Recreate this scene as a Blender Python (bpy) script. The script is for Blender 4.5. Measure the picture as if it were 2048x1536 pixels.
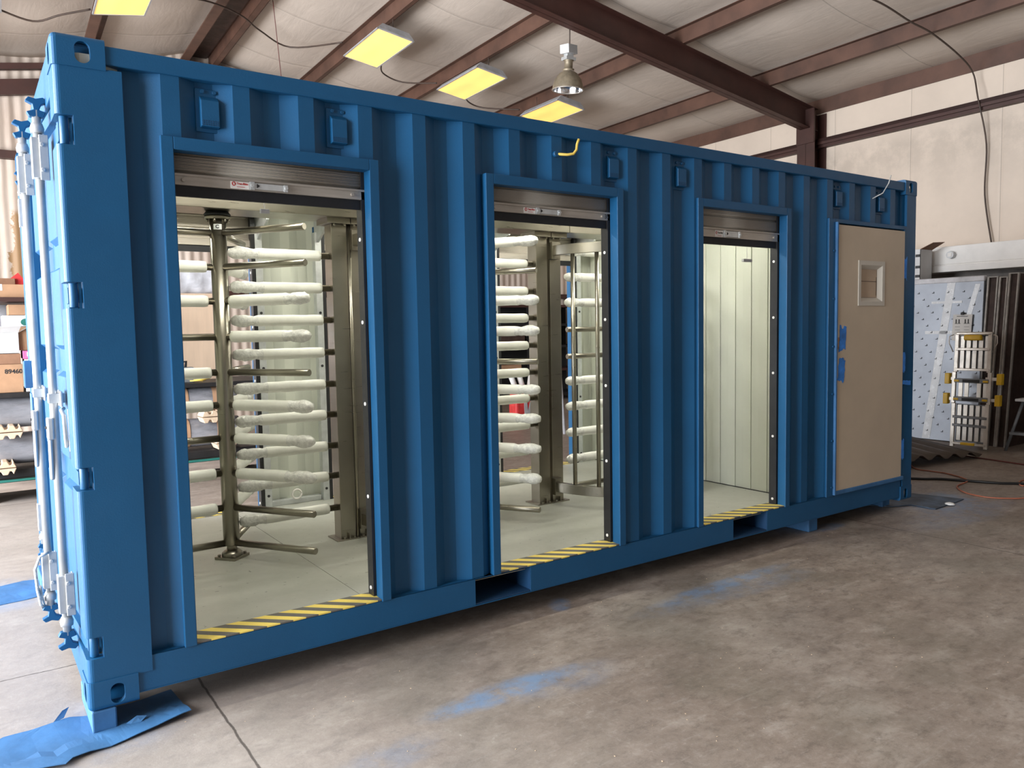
import bpy, bmesh, math, random
from mathutils import Vector, Matrix
R_ = math.radians
random.seed(7)
C = bpy.context.scene.collection
SC = bpy.context.scene
for o in list(bpy.data.objects): bpy.data.objects.remove(o)

# ------------------------------------------------------------------ camera
TH = R_(-2.0)                                   # the shed is turned 2 degrees against the container
cam = bpy.data.objects.new('camera', bpy.data.cameras.new('camera')); C.objects.link(cam)
cam.data.sensor_width = 36.0; cam.data.lens = 36.0 * 1564.37 / 2048.0
cam.data.clip_end = 200
rx, ry, rz_ = (0.82001501, -0.5720566, -0.01807285), (-0.05592264, -0.04865651, -0.99724882), (0.56960341, 0.81876968, -0.07188998)
M = Matrix(((rx[0], -ry[0], -rz_[0]), (rx[1], -ry[1], -rz_[1]), (rx[2], -ry[2], -rz_[2]))).to_4x4()
M.translation = Vector((-0.3165249, -3.3783048, 1.5625489)); cam.matrix_world = M
SC.camera = cam
SC.view_settings.view_transform = 'Standard'; SC.view_settings.look = 'None'
SC.view_settings.gamma = 1.0; SC.view_settings.exposure = 0.35
try: SC.view_settings.use_curve_mapping = False
except Exception: pass
# ------------------------------------------------------------------ world and daylight
W = bpy.data.worlds.new('world'); SC.world = W; W.use_nodes = True
W.node_tree.nodes['Background'].inputs[0].default_value = (0.80, 0.88, 1.0, 1)
W.node_tree.nodes['Background'].inputs[1].default_value = 0.2
def rotz(p, a=None):
    a = TH if a is None else a
    c, s = math.cos(a), math.sin(a)
    return Vector((p[0]*c - p[1]*s, p[0]*s + p[1]*c, p[2]))
def area(name, loc, target, sx, sy, power, col, spread=180):
    l = bpy.data.lights.new(name, 'AREA'); l.shape = 'RECTANGLE'; l.size = sx; l.size_y = sy
    l.energy = power; l.color = col; l.spread = R_(spread)
    o = bpy.data.objects.new(name, l); C.objects.link(o); o.location = loc
    o.rotation_euler = (Vector(target) - Vector(loc)).to_track_quat('-Z', 'Y').to_euler()
    return o
# daylight through the open bay doors on the left (building x = -6) and the weaker one behind the photographer
area('daylight_left_bay', rotz((-6.1, 2.0, 2.25)), rotz((0, 2.0, 2.0)), 10.4, 4.3, 2900, (0.91, 0.95, 1.0))
area('daylight_back_bay', rotz((5.5, -9.2, 2.4)), rotz((4, 0, 1.2)), 6.0, 4.0, 15, (1.0, 0.95, 0.88))
# interior strip lamps of the container (their bodies are built with the container)
for lx in (0.95, 2.45, 3.85):
    area('container_lamp_light', (lx, 0.62, 2.532), (lx, 0.62, 0), 0.9, 0.10, 9.5, (1.0, 0.98, 0.86))
    area('container_lamp_light', (lx, 1.80, 2.532), (lx, 1.80, 0), 0.9, 0.10, 9.5, (1.0, 0.98, 0.86))

# ------------------------------------------------------------------ node helpers
def S2L(c):
    return tuple((x/12.92 if x <= 0.04045 else ((x+0.055)/1.055)**2.4) for x in c)
def hexc(r, g, b): return S2L((r/255., g/255., b/255.))
class NT:
    def __init__(s, m): s.t = m.node_tree; s.n = s.t.nodes; s.l = s.t.links
    def _in(s, node, i, v):
        if v is None: return
        if isinstance(v, bpy.types.NodeSocket): s.l.new(v, node.inputs[i])
        else:
            if isinstance(v, (tuple, list)) and len(v) == 3 and len(node.inputs[i].default_value) == 4: v = (*v, 1)
            node.inputs[i].default_value = v
    def math(s, op, a, b=None, c=None, clamp=False):
        n = s.n.new('ShaderNodeMath'); n.operation = op; n.use_clamp = clamp
        for i, v in enumerate((a, b, c)): s._in(n, i, v)
        return n.outputs[0]
    def mix(s, f, a, b, mode='MIX'):
        n = s.n.new('ShaderNodeMix'); n.data_type = 'RGBA'; n.blend_type = mode
        s._in(n, 0, f); s._in(n, 6, a); s._in(n, 7, b); return n.outputs[2]
    def coord(s): return s.n.new('ShaderNodeTexCoord').outputs['Object']
    def sep(s, v):
        n = s.n.new('ShaderNodeSeparateXYZ'); s._in(n, 0, v); return n.outputs
    def mapp(s, v, scale=(1,1,1), loc=(0,0,0), rot=(0,0,0)):
        n = s.n.new('ShaderNodeMapping'); s._in(n, 0, v); n.inputs[1].default_value = loc; n.inputs[2].default_value = rot; n.inputs[3].default_value = scale
        return n.outputs[0]
    def noise(s, v, scale, detail=4, rough=0.6, dist=0.0):
        n = s.n.new('ShaderNodeTexNoise'); s._in(n, 'Vector', v); n.inputs['Scale'].default_value = scale
        n.inputs['Detail'].default_value = detail; n.inputs['Roughness'].default_value = rough; n.inputs['Distortion'].default_value = dist
        return n.outputs[0]
    def ramp(s, f, stops):
        n = s.n.new('ShaderNodeValToRGB'); s._in(n, 0, f); e = n.color_ramp.elements
        while len(e) < len(stops): e.new(0.5)
        for k, (p, c) in enumerate(stops): e[k].position = p; e[k].color = (*c, 1) if len(c) == 3 else c
        return n.outputs[0]
    def step(s, v, a, b):
        n = s.n.new('ShaderNodeMapRange'); n.interpolation_type = 'SMOOTHSTEP'; s._in(n, 0, v); n.inputs[1].default_value = a; n.inputs[2].default_value = b
        return n.outputs[0]
    def bump(s, h, strength=0.2, dist=0.01):
        n = s.n.new('ShaderNodeBump'); s._in(n, 'Height', h); n.inputs['Strength'].default_value = strength; n.inputs['Distance'].default_value = dist
        return n.outputs[0]
def newmat(name, rough=0.5, metal=0.0, spec=0.5):
    m = bpy.data.materials.new(name); m.use_nodes = True
    b = m.node_tree.nodes['Principled BSDF']
    b.inputs['Roughness'].default_value = rough; b.inputs['Metallic'].default_value = metal
    b.inputs['Specular IOR Level'].default_value = spec
    return m, NT(m), b
def plain(name, col, rough=0.5, metal=0.0, var=0.12, scale=6.0, bump=0.0, bscale=40, stretch=(1,1,1), spec=0.5):
    m, t, b = newmat(name, rough, metal, spec)
    v = t.mapp(t.coord(), stretch)
    n = t.noise(v, scale, 5, 0.6)
    dk = tuple(c*(1-var*1.6) for c in col); lt = tuple(min(1, c*(1+var)) for c in col)
    t.l.new(t.ramp(n, [(0.3, dk), (0.7, lt)]), b.inputs['Base Color'])
    r = t.math('MULTIPLY_ADD', t.noise(v, scale*3, 3), 0.25, rough-0.12, clamp=True); t.l.new(r, b.inputs['Roughness'])
    if bump: t.l.new(t.bump(t.noise(v, bscale, 4), bump, 0.004), b.inputs['Normal'])
    return m
MT = {}
BLUE = (0.0095, 0.086, 0.205)
MT['blue'] = plain('blue_paint', BLUE, 0.42, 0, 0.06, 2.0, 0.12, 160, spec=0.35)
MT['blue_light'] = plain('blue_overspray', (0.040, 0.145, 0.32), 0.65, 0, 0.18, 5.0, 0.1, 60)
MT['white_int'] = plain('white_lining_paint', (0.60, 0.62, 0.54), 0.45, 0, 0.03, 2, 0.03, 60)
MT['int_floor'] = None
MT['galv'] = plain('galvanised_steel', (0.62, 0.64, 0.64), 0.42, 0.6, 0.1, 14, 0.1, 50)
MT['rod'] = plain('silver_lock_rod', (0.50, 0.51, 0.51), 0.42, 0.45, 0.08, 10)
MT['alu'] = plain('aluminium_bar', (0.46, 0.42, 0.37), 0.42, 0.55, 0.12, 9, 0.05, 60, (0.3, 3, 3))
MT['curtain'] = plain('shutter_curtain_cream', (0.45, 0.41, 0.35), 0.5, 0, 0.06, 3)
MT['black'] = plain('black_rubber', (0.008, 0.009, 0.012), 0.55, 0, 0.2, 10)
MT['track'] = plain('black_guide_track', (0.018, 0.018, 0.02), 0.35, 0, 0.2, 10)
MT['foam'] = plain('white_foam_sleeve', (0.82, 0.82, 0.76), 0.6, 0, 0.06, 9, 0.25, 30)
MT['bubble'] = plain('clear_film_wrap', (0.80, 0.80, 0.76), 0.22, 0, 0.14, 50, 0.9, 70)
MT['brown'] = plain('red_oxide_steel', (0.050, 0.017, 0.012), 0.55, 0, 0.18, 2.5, 0.1, 30)
MT['brown_dusty'] = plain('red_oxide_steel_dusty', (0.095, 0.045, 0.029), 0.6, 0, 0.25, 2.0, 0.1, 30)
MT['door_cream'] = plain('primer_cream_door', (0.56, 0.46, 0.345), 0.5, 0, 0.07, 1.5, 0.05, 30)
MT['door_trim'] = plain('pale_window_trim', (0.56, 0.52, 0.45), 0.45, 0, 0.05, 3)
MT['door_paper'] = plain('tan_masking_paper', (0.52, 0.40, 0.29), 0.6, 0, 0.08, 4)
MT['tape'] = plain('blue_masking_tape', (0.035, 0.22, 0.70), 0.7, 0, 0.25, 12, 0.3, 40)
MT['cardboard'] = plain('cardboard', (0.40, 0.23, 0.13), 0.8, 0, 0.12, 5, 0.1, 40)
MT['cardboard_dk'] = plain('cardboard_dark', (0.25, 0.13, 0.075), 0.8, 0, 0.15, 5)
MT['whitebox'] = plain('white_carton', (0.62, 0.62, 0.62), 0.7, 0, 0.06, 4)
MT['pink'] = plain('pink_carton', (0.65, 0.12, 0.30), 0.7, 0, 0.08, 5)
MT['film'] = plain('grey_plastic_film', (0.24, 0.24, 0.26), 0.25, 0, 0.3, 3.5, 0.6, 9, (0.6, 2, 2))
MT['film_white'] = plain('white_plastic_film', (0.60, 0.60, 0.63), 0.3, 0, 0.18, 5, 0.6, 9)
MT['pulp'] = plain('moulded_pulp', (0.62, 0.47, 0.33), 0.85, 0, 0.08, 10, 0.1, 40)
MT['plywood'] = plain('pale_plywood', (0.66, 0.49, 0.35), 0.6, 0, 0.06, 3, 0.03, 40, (4, 1, 0.4))
MT['timber'] = plain('grey_timber', (0.30, 0.24, 0.20), 0.75, 0, 0.25, 5, 0.2, 20, (0.4, 3, 3))
MT['rust'] = plain('dark_rusty_steel', (0.060, 0.035, 0.028), 0.6, 0.2, 0.3, 6)
MT['darksteel'] = plain('dark_steel', (0.022, 0.020, 0.020), 0.5, 0.3, 0.2, 6)
MT['frame_grey'] = plain('frame_grey_edge', (0.38, 0.36, 0.33), 0.5, 0.3, 0.2, 9)
MT['whitewall'] = plain('white_painted_beam', (0.78, 0.75, 0.71), 0.5, 0, 0.08, 2.0, 0.05, 20)
MT['yellow'] = plain('yellow_plastic', (0.80, 0.50, 0.02), 0.4, 0, 0.08, 8)
MT['ladder'] = plain('ladder_aluminium', (0.66, 0.62, 0.56), 0.36, 0.7, 0.1, 10)
MT['ladder_grey'] = plain('ladder_grey_bracket', (0.20, 0.21, 0.22), 0.45, 0.3, 0.15, 10)
MT['paper'] = plain('white_paper', (0.80, 0.79, 0.76), 0.8, 0, 0.03, 5)
MT['ink'] = plain('black_ink', (0.02, 0.02, 0.022), 0.6, 0, 0.05, 5)
MT['red_ink'] = plain('red_ink', (0.50, 0.02, 0.02), 0.6, 0, 0.05, 5)
MT['cord_orange'] = plain('orange_cord', (0.42, 0.14, 0.08), 0.5, 0, 0.1, 8)
MT['cord_black'] = plain('black_hose', (0.012, 0.011, 0.011), 0.45, 0, 0.1, 8)
MT['cord_red'] = plain('dark_red_hose', (0.10, 0.02, 0.015), 0.45, 0, 0.1, 8)
MT['cord_yellow'] = plain('yellow_cable', (0.72, 0.52, 0.10), 0.5, 0, 0.1, 8)
MT['wire'] = plain('grey_brown_cable', (0.06, 0.038, 0.028), 0.6, 0, 0.2, 8)
MT['rope'] = plain('grey_rope', (0.55, 0.55, 0.53), 0.8, 0, 0.3, 60, 0.5, 120)
MT['lamp_body'] = plain('weathered_lamp_shell', (0.28, 0.23, 0.16), 0.5, 0.5, 0.25, 8)
MT['lamp_grey'] = plain('lamp_housing_grey', (0.42, 0.42, 0.43), 0.5, 0.2, 0.15, 8)
MT['tan_cloth'] = plain('tan_canvas', (0.42, 0.32, 0.19), 0.85, 0, 0.25, 4, 0.4, 12)
MT['redbag'] = plain('red_bag', (0.66, 0.05, 0.05), 0.4, 0, 0.2, 6)
MT['wood_red'] = plain('reddish_plank', (0.16, 0.06, 0.03), 0.65, 0, 0.2, 5, 0.1, 20, (3, 3, 0.4))
MT['green'] = plain('green_strap', (0.02, 0.16, 0.13), 0.5, 0, 0.1, 6)
MT['sheetmetal'] = plain('brown_corrugated_metal', (0.085, 0.065, 0.05), 0.5, 0.3, 0.2, 4)
MT['pocket'] = plain('pocket_dark_blue', (0.008, 0.05, 0.13), 0.6, 0, 0.1, 3)  # darker blue for forklift pockets, floor beams and vent slots
# brushed stainless
def stainless():
    m, t, b = newmat('brushed_stainless', 0.30, 1.0)
    co = t.coord(); n = t.noise(t.mapp(co, (0.5, 0.5, 9)), 9, 5, 0.7); n2 = t.noise(co, 2.2, 3)
    t.l.new(t.ramp(n2, [(0.3, (0.25, 0.23, 0.19)), (0.7, (0.36, 0.335, 0.28))]), b.inputs['Base Color'])
    t.l.new(t.math('MULTIPLY_ADD', n, 0.22, 0.20), b.inputs['Roughness'])
    return m
MT['steel'] = stainless()
def int_floor():
    m, t, b = newmat('grey_deck_paint', 0.42, 0, 0.4)
    co = t.coord(); n = t.noise(co, 1.4, 5, 0.55); f = t.noise(co, 14, 5, 0.7)
    col = t.ramp(n, [(0.3, (0.36, 0.365, 0.325)), (0.72, (0.47, 0.47, 0.425))])
    sp = t.step(t.noise(t.mapp(co, (30, 55, 1)), 1.0, 1, 0.3), 0.75, 0.79)
    col = t.mix(t.math('MULTIPLY', sp, 0.75), col, (0.08, 0.075, 0.065))
    t.l.new(col, b.inputs['Base Color'])
    t.l.new(t.math('MULTIPLY_ADD', f, 0.35, 0.22), b.inputs['Roughness'])
    t.l.new(t.bump(f, 0.15, 0.003), b.inputs['Normal'])
    return m
MT['int_floor'] = int_floor()
def hazard():
    m, t, b = newmat('hazard_stripe_tape', 0.6)
    x, y, z = t.sep(t.coord())
    v = t.math('MULTIPLY_ADD', y, 1.07, x)
    fr = t.math('FRACT', t.math('DIVIDE', v, 0.118))
    st = t.step(t.math('ABSOLUTE', t.math('SUBTRACT', fr, 0.5)), 0.235, 0.265)
    g = t.noise(t.coord(), 120, 4, 0.8)
    yel = t.mix(g, (0.74, 0.56, 0.10), (0.88, 0.70, 0.17)); gr = t.mix(g, (0.085, 0.08, 0.07), (0.16, 0.15, 0.135))
    t.l.new(t.mix(st, yel, gr), b.inputs['Base Color'])
    return m
MT['hazard'] = hazard()
def concrete():
    m, t, b = newmat('stained_concrete', 0.6, 0, 0.5)
    co = t.coord(); x, y, z = t.sep(co)
    big = t.noise(t.mapp(co, (1, 1.3, 1)), 0.55, 6, 0.62, 0.6); mid = t.noise(t.mapp(co, (1.0, 1.8, 1), rot=(0, 0, 0.5)), 2.6, 8, 0.72, 0.35); fine = t.noise(co, 26, 7, 0.75)
    scr = t.noise(t.mapp(co, (1.2, 14, 1), rot=(0, 0, 0.35)), 3.2, 6, 0.7, 0.3)
    col = t.ramp(big, [(0.28, (0.20, 0.15, 0.118)), (0.5, (0.30, 0.243, 0.20)), (0.72, (0.38, 0.33, 0.285))])
    col = t.mix(t.step(mid, 0.40, 0.64), t.mix(0.45, col, (0.155, 0.118, 0.093)), col)
    col = t.mix(t.math('MULTIPLY', t.step(mid, 0.54, 0.66), 0.35), col, (0.40, 0.36, 0.32))
    col = t.mix(t.math('MULTIPLY', t.step(scr, 0.56, 0.70), 0.30), col, (0.42, 0.39, 0.355))
    col = t.mix(t.math('MULTIPLY', t.step(fine, 0.50, 0.68), 0.28), col, (0.42, 0.38, 0.34))
    col = t.mix(t.math('MULTIPLY', t.step(fine, 0.47, 0.30), 0.35), col, (0.10, 0.08, 0.065))
    gr2 = t.noise(t.mapp(co, (1, 1.5, 1), rot=(0, 0, -0.3)), 8.5, 8, 0.8)
    col = t.mix(t.math('MULTIPLY', t.step(gr2, 0.52, 0.36), 0.55), col, (0.115, 0.088, 0.070))
    col = t.mix(t.math('MULTIPLY', t.step(gr2, 0.54, 0.70), 0.50), col, (0.47, 0.42, 0.375))
    scr2 = t.noise(t.mapp(co, (16, 1.3, 1), rot=(0, 0, 0.25)), 3.0, 6, 0.7, 0.2)
    col = t.mix(t.math('MULTIPLY', t.step(scr2, 0.60, 0.72), 0.22), col, (0.50, 0.46, 0.42))
    hz = t.math('MULTIPLY', t.step(t.noise(co, 1.1, 3, 0.5), 0.50, 0.66), 0.25)
    col = t.mix(hz, col, (0.12, 0.115, 0.08))
    # daylight from the left bay painted in: floor mixed greyer and paler
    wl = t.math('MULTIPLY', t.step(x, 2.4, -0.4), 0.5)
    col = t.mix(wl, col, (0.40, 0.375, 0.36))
    # whitish dusty scuffs
    sc = t.step(t.noise(t.mapp(co, (7, 12, 1), rot=(0, 0, 0.9)), 1.5, 8, 0.85, 0.6), 0.60, 0.70)
    col = t.mix(t.math('MULTIPLY', sc, 0.5), col, (0.55, 0.52, 0.48))
    # blue overspray patches: (cx, cy, rx, ry, strength)
    brk = t.step(t.noise(co, 7, 6, 0.75), 0.32, 0.62)
    for cx, cy, ra, rb, rot, stn in ((1.50, -0.67, 0.46, 0.10, 0.02, 0.75), (1.75, -0.72, 0.40, 0.16, -0.1, 0.25), (3.35, -0.31, 0.75, 0.085, 0.03, 0.6), (3.3, -0.42, 0.8, 0.14, -0.05, 0.25), (2.35, 0.02, 0.12, 0.07, 0.9, 0.6),
                                (6.45, 0.02, 0.55, 0.38, 0, 0.7), (6.2, -0.35, 0.9, 0.25, 0, 0.32), (0.0, 0.0, 0.42, 0.30, 0, 0.30), (0.85, -0.85, 0.30, 0.12, 0.2, 0.22), (5.0, 0.08, 0.25, 0.10, 0, 0.45), (-0.2, 2.2, 0.5, 0.4, 0, 0.4)):
        p = t.mapp(co, (1, 1, 1), (-cx, -cy, 0)); px, py, pz = t.sep(p)
        c_, s_ = math.cos(rot), math.sin(rot)
        u = t.math('DIVIDE', t.math('ADD', t.math('MULTIPLY', px, c_), t.math('MULTIPLY', py, s_)), ra)
        v = t.math('DIVIDE', t.math('SUBTRACT', t.math('MULTIPLY', py, c_), t.math('MULTIPLY', px, s_)), rb)
        d = t.math('SQRT', t.math('ADD', t.math('MULTIPLY', u, u), t.math('MULTIPLY', v, v)))
        d = t.math('ADD', d, t.math('MULTIPLY_ADD', mid, 0.7, -0.35))
        f = t.math('MULTIPLY', t.math('MULTIPLY', t.step(d, 1.05, 0.45), brk), stn, clamp=True)
        col = t.mix(f, col, (0.17, 0.29, 0.48))
    # expansion joints
    wob = t.math('MULTIPLY_ADD', t.noise(co, 9, 4), 0.02, -0.01)
    for ax, pos, wd in ((x, 0.464, 0.0045), (y, 0.797, 0.003), (x, 5.34, 0.004), (y, 5.2, 0.004)):
        d = t.math('ABSOLUTE', t.math('SUBTRACT', t.math('ADD', ax, wob), pos))
        if pos == 0.797: lim = t.step(x, 0.45, 0.40)
        else: lim = 0.85
        col = t.mix(t.math('MULTIPLY', t.step(d, wd*1.6, wd*0.6), lim), col, (0.05, 0.04, 0.035))
    t.l.new(col, b.inputs['Base Color'])
    t.l.new(t.math('MULTIPLY_ADD', mid, 0.45, 0.28), b.inputs['Roughness'])
    t.l.new(t.bump(t.math('MULTIPLY_ADD', fine, 0.6, mid), 0.30, 0.006), b.inputs['Normal'])
    return m
MT['concrete'] = concrete()
def insulation(name, base, wall=False):
    m, t, b = newmat(name, 0.5)
    co = t.coord(); x, y, z = t.sep(co)
    n = t.noise(co, 0.7, 5, 0.6); wr = t.noise(t.mapp(co, (3.2, 0.7, 1) if not wall else (1, 0.8, 3)), 1.2, 6, 0.6, 0.8)
    st = t.noise(co, 2.6, 7, 0.7)
    dk = tuple(c*0.84 for c in base)
    col = t.ramp(n, [(0.3, dk), (0.65, base)])
    col = t.mix(t.math('MULTIPLY', t.step(st, 0.60, 0.78), 0.18), col, tuple(c*0.5 for c in base))
    if wall:
        seam = t.math('ABSOLUTE', t.math('SUBTRACT', t.math('FRACT', t.math('DIVIDE', y, 1.22)), 0.5))
        band = t.math('MULTIPLY', t.step(z, 4.35, 4.05), t.step(z, 3.1, 4.15))
        col = t.mix(t.math('MULTIPLY', t.math('MULTIPLY', band, t.step(st, 0.35, 0.6)), 0.5), col, tuple(c*0.55 for c in base))
    else:
        seam = t.math('ABSOLUTE', t.math('SUBTRACT', t.math('FRACT', t.math('DIVIDE', t.math('MULTIPLY_ADD', n, 0.08, y), 1.85)), 0.5))
    sm = t.step(seam, 0.006, 0.002)
    col = t.mix(t.math('MULTIPLY', sm, 0.5), col, tuple(c*0.35 for c in base))
    t.l.new(col, b.inputs['Base Color'])
    h = t.math('SUBTRACT', t.math('ADD', wr, t.math('MULTIPLY', n, 1.0)), t.math('MULTIPLY', t.step(seam, 0.03, 0.0), 0.6))
    t.l.new(t.bump(h, 0.16 if not wall else 0.08, 0.05), b.inputs['Normal'])
    return m
MT['roof_ins'] = insulation('white_roof_insulation', (0.56, 0.48, 0.41))
MT['wall_ins'] = insulation('white_wall_insulation', (0.66, 0.55, 0.45), True)
def farwall():
    m, t, b = newmat('ribbed_far_wall', 0.6)
    co = t.coord(); x, y, z = t.sep(co)
    rib = t.math('SINE', t.math('MULTIPLY', x, 42.0))
    n = t.noise(t.mapp(co, (3, 1, 0.35)), 1.6, 6, 0.65)
    col = t.ramp(n, [(0.3, (0.38, 0.29, 0.23)), (0.6, (0.58, 0.48, 0.40)), (0.8, (0.66, 0.57, 0.50))])
    # peeled brown patch
    px, py, pz = t.sep(t.mapp(co, (1, 1, 1), (-0.05, 0, -2.95)))
    w = t.math('MULTIPLY_ADD', t.noise(co, 3.2, 5, 0.8), 0.5, -0.25)
    d = t.math('ABSOLUTE', t.math('ADD', px, w))
    pat = t.math('MULTIPLY', t.step(d, 0.09, 0.06), t.step(t.math('ABSOLUTE', pz), 0.62, 0.5))
    col = t.mix(pat, col, (0.33, 0.20, 0.10))
    t.l.new(col, b.inputs['Base Color']); t.l.new(t.bump(rib, 0.5, 0.02), b.inputs['Normal'])
    return m
MT['far_wall'] = farwall()
def emis(name, col, st):
    m, t, b = newmat(name, 0.4); co = t.coord(); x, y, z = t.sep(co)
    n = t.noise(t.mapp(co, (1, 0.6, 1)), 3.0, 3)
    tub = t.math('MULTIPLY_ADD', t.math('COSINE', t.math('MULTIPLY', x, 21.0)), -0.16, 0.84)
    t.l.new(t.ramp(t.math('MULTIPLY', t.math('MULTIPLY_ADD', n, 0.5, 0.62), tub), [(0.35, (1.0, 0.34, 0.025)), (0.9, (1.0, 0.53, 0.06))]), b.inputs['Emission Color'])
    b.inputs['Base Color'].default_value = (0.8, 0.6, 0.3, 1)
    t.l.new(t.math('MULTIPLY', t.math('MULTIPLY_ADD', n, 0.4, 0.8), st), b.inputs['Emission Strength'])
    return m
MT['yellow_lens'] = emis('yellow_lit_diffuser', (1, 0.6, 0.12), 0.85)
mm, tt, bb = newmat('lit_lamp_tube', 0.4); bb.inputs['Emission Color'].default_value = (1, 0.96, 0.82, 1); bb.inputs['Emission Strength'].default_value = 6; MT['tube'] = mm
mm, tt, bb = newmat('mirror_reflector', 0.12, 1.0); bb.inputs['Base Color'].default_value = (0.85, 0.86, 0.88, 1); MT['mirror'] = mm
mm, tt, bb = newmat('shade_black', 0.9)
tt.l.new(tt.ramp(tt.noise(tt.coord(), 2, 5), [(0.3, (0.010, 0.009, 0.008)), (0.7, (0.028, 0.025, 0.022))]), bb.inputs['Base Color']); MT['alcove'] = mm  # lack of light in the alcove put into a near-black colour
MT['concrete_wall'] = plain('grey_concrete_wall', (0.20, 0.18, 0.165), 0.8, 0, 0.3, 3, 0.3, 12)

# ------------------------------------------------------------------ mesh helpers
class MB:
    def __init__(s): s.v = []; s.f = []; s.m = []; s.sm = []
    def add(s, vs, fs, mi=0, smooth=False):
        k = len(s.v); s.v += [tuple(v) for v in vs]
        for f in fs: s.f.append(tuple(k+i for i in f)); s.m.append(mi); s.sm.append(smooth)
        return s
    def box(s, x0, x1, y0, y1, z0, z1, mi=0, T=None):
        vs = [Vector((x, y, z)) for z in (z0, z1) for y in (y0, y1) for x in (x0, x1)]
        if T is not None: vs = [T @ v for v in vs]
        return s.add(vs, [(0, 2, 3, 1), (4, 5, 7, 6), (0, 1, 5, 4), (2, 6, 7, 3), (0, 4, 6, 2), (1, 3, 7, 5)], mi)
    def prism(s, poly, a0, a1, axis='z', mi=0, smooth=False):
        def P(p, a): return {'z': (p[0], p[1], a), 'y': (p[0], a, p[1]), 'x': (a, p[0], p[1])}[axis]
        n = len(poly); vs = [P(p, a0) for p in poly] + [P(p, a1) for p in poly]
        k = len(s.v); s.v += vs
        s.f.append(tuple(k+i for i in range(n))[::-1]); s.m.append(mi); s.sm.append(False)
        s.f.append(tuple(k+n+i for i in range(n))); s.m.append(mi); s.sm.append(False)
        for i in range(n):
            j = (i+1) % n; s.f.append((k+i, k+j, k+n+j, k+n+i)); s.m.append(mi); s.sm.append(smooth)
        return s
    def tube(s, pts, r, n=10, mi=0, caps=True, radii=None):
        pts = [Vector(p) for p in pts]; k0 = len(s.v); up = None
        for i, p in enumerate(pts):
            d = (pts[min(i+1, len(pts)-1)] - pts[max(i-1, 0)]).normalized()
            if up is None: up = Vector((0, 0, 1)) if abs(d.z) < 0.9 else Vector((1, 0, 0))
            a = d.cross(up).normalized(); b = a.cross(d).normalized(); up = b
            rr = radii[i] if radii else r
            for j in range(n):
                t = 2*math.pi*j/n; s.v.append(tuple(p + a*math.cos(t)*rr + b*math.sin(t)*rr))
        for i in range(len(pts)-1):
            for j in range(n):
                q = (j+1) % n; s.f.append((k0+i*n+j, k0+i*n+q, k0+(i+1)*n+q, k0+(i+1)*n+j)); s.m.append(mi); s.sm.append(True)
        if caps:
            s.f.append(tuple(k0+j for j in range(n))[::-1]); s.m.append(mi); s.sm.append(False)
            e = k0+(len(pts)-1)*n; s.f.append(tuple(e+j for j in range(n))); s.m.append(mi); s.sm.append(False)
        return s
    def lathe(s, prof, c=(0, 0), n=24, mi=0, T=None):
        k0 = len(s.v)
        for r, z in prof:
            for j in range(n):
                t = 2*math.pi*j/n; v = Vector((c[0]+r*math.cos(t), c[1]+r*math.sin(t), z)); s.v.append(tuple(T @ v if T is not None else v))
        for i in range(len(prof)-1):
            for j in range(n):
                q = (j+1) % n; s.f.append((k0+i*n+j, k0+i*n+q, k0+(i+1)*n+q, k0+(i+1)*n+j)); s.m.append(mi); s.sm.append(True)
        s.f.append(tuple(k0+j for j in range(n))[::-1]); s.m.append(mi); s.sm.append(False)
        e = k0+(len(prof)-1)*n; s.f.append(tuple(e+j for j in range(n))); s.m.append(mi); s.sm.append(False)
        return s
ORG = {}
def setp(o, label=None, cat=None, group=None, kind=None):
    if label: o['label'] = label
    if cat: o['category'] = cat
    if group: o['group'] = group
    if kind: o['kind'] = kind
    return o
def build(mb, name, mats, parent=None, bevel=0.0, rot=0.0, label=None, cat=None, group=None, kind=None, origin=None, seg=2, auto=True):
    if isinstance(mats, str): mats = [mats]
    if parent is not None: og = ORG[parent.name]
    elif origin is not None: og = Vector(origin)
    else:
        xs = [v[0] for v in mb.v]; ys = [v[1] for v in mb.v]; zs = [v[2] for v in mb.v]
        og = Vector(((min(xs)+max(xs))/2, (min(ys)+max(ys))/2, min(zs)))
    me = bpy.data.meshes.new(name); me.from_pydata([tuple(Vector(v)-og) for v in mb.v], [], mb.f)
    for k in mats: me.materials.append(MT[k])
    for p, mi, sm in zip(me.polygons, mb.m, mb.sm): p.material_index = mi; p.use_smooth = sm
    bm = bmesh.new(); bm.from_mesh(me); bmesh.ops.recalc_face_normals(bm, faces=bm.faces); bm.to_mesh(me); bm.free()
    o = bpy.data.objects.new(name, me); C.objects.link(o)
    if parent is not None: o.parent = parent
    else:
        o.location = rotz(og, rot) if rot else og; o.rotation_euler.z = rot
    ORG[o.name] = og
    if bevel:
        b = o.modifiers.new('bevel', 'BEVEL'); b.width = bevel; b.segments = seg; b.limit_method = 'ANGLE'; b.angle_limit = R_(40)
    return setp(o, label, cat, group, kind)
def thing(name, loc, label, cat, group=None, rot=0.0):
    o = bpy.data.objects.new(name, None); C.objects.link(o); o.empty_display_size = 0.1
    o.location = rotz(loc, rot) if rot else Vector(loc); o.rotation_euler.z = rot
    ORG[o.name] = Vector(loc)
    return setp(o, label, cat, group)
def copy_tree(o, parent=None):
    c = o.copy(); C.objects.link(c); c.parent = parent
    ORG[c.name] = ORG.get(o.name, Vector((0, 0, 0)))
    for ch in [k for k in o.children]: copy_tree(ch, c)
    return c
def bx(*a): return MB().box(*a)
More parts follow.
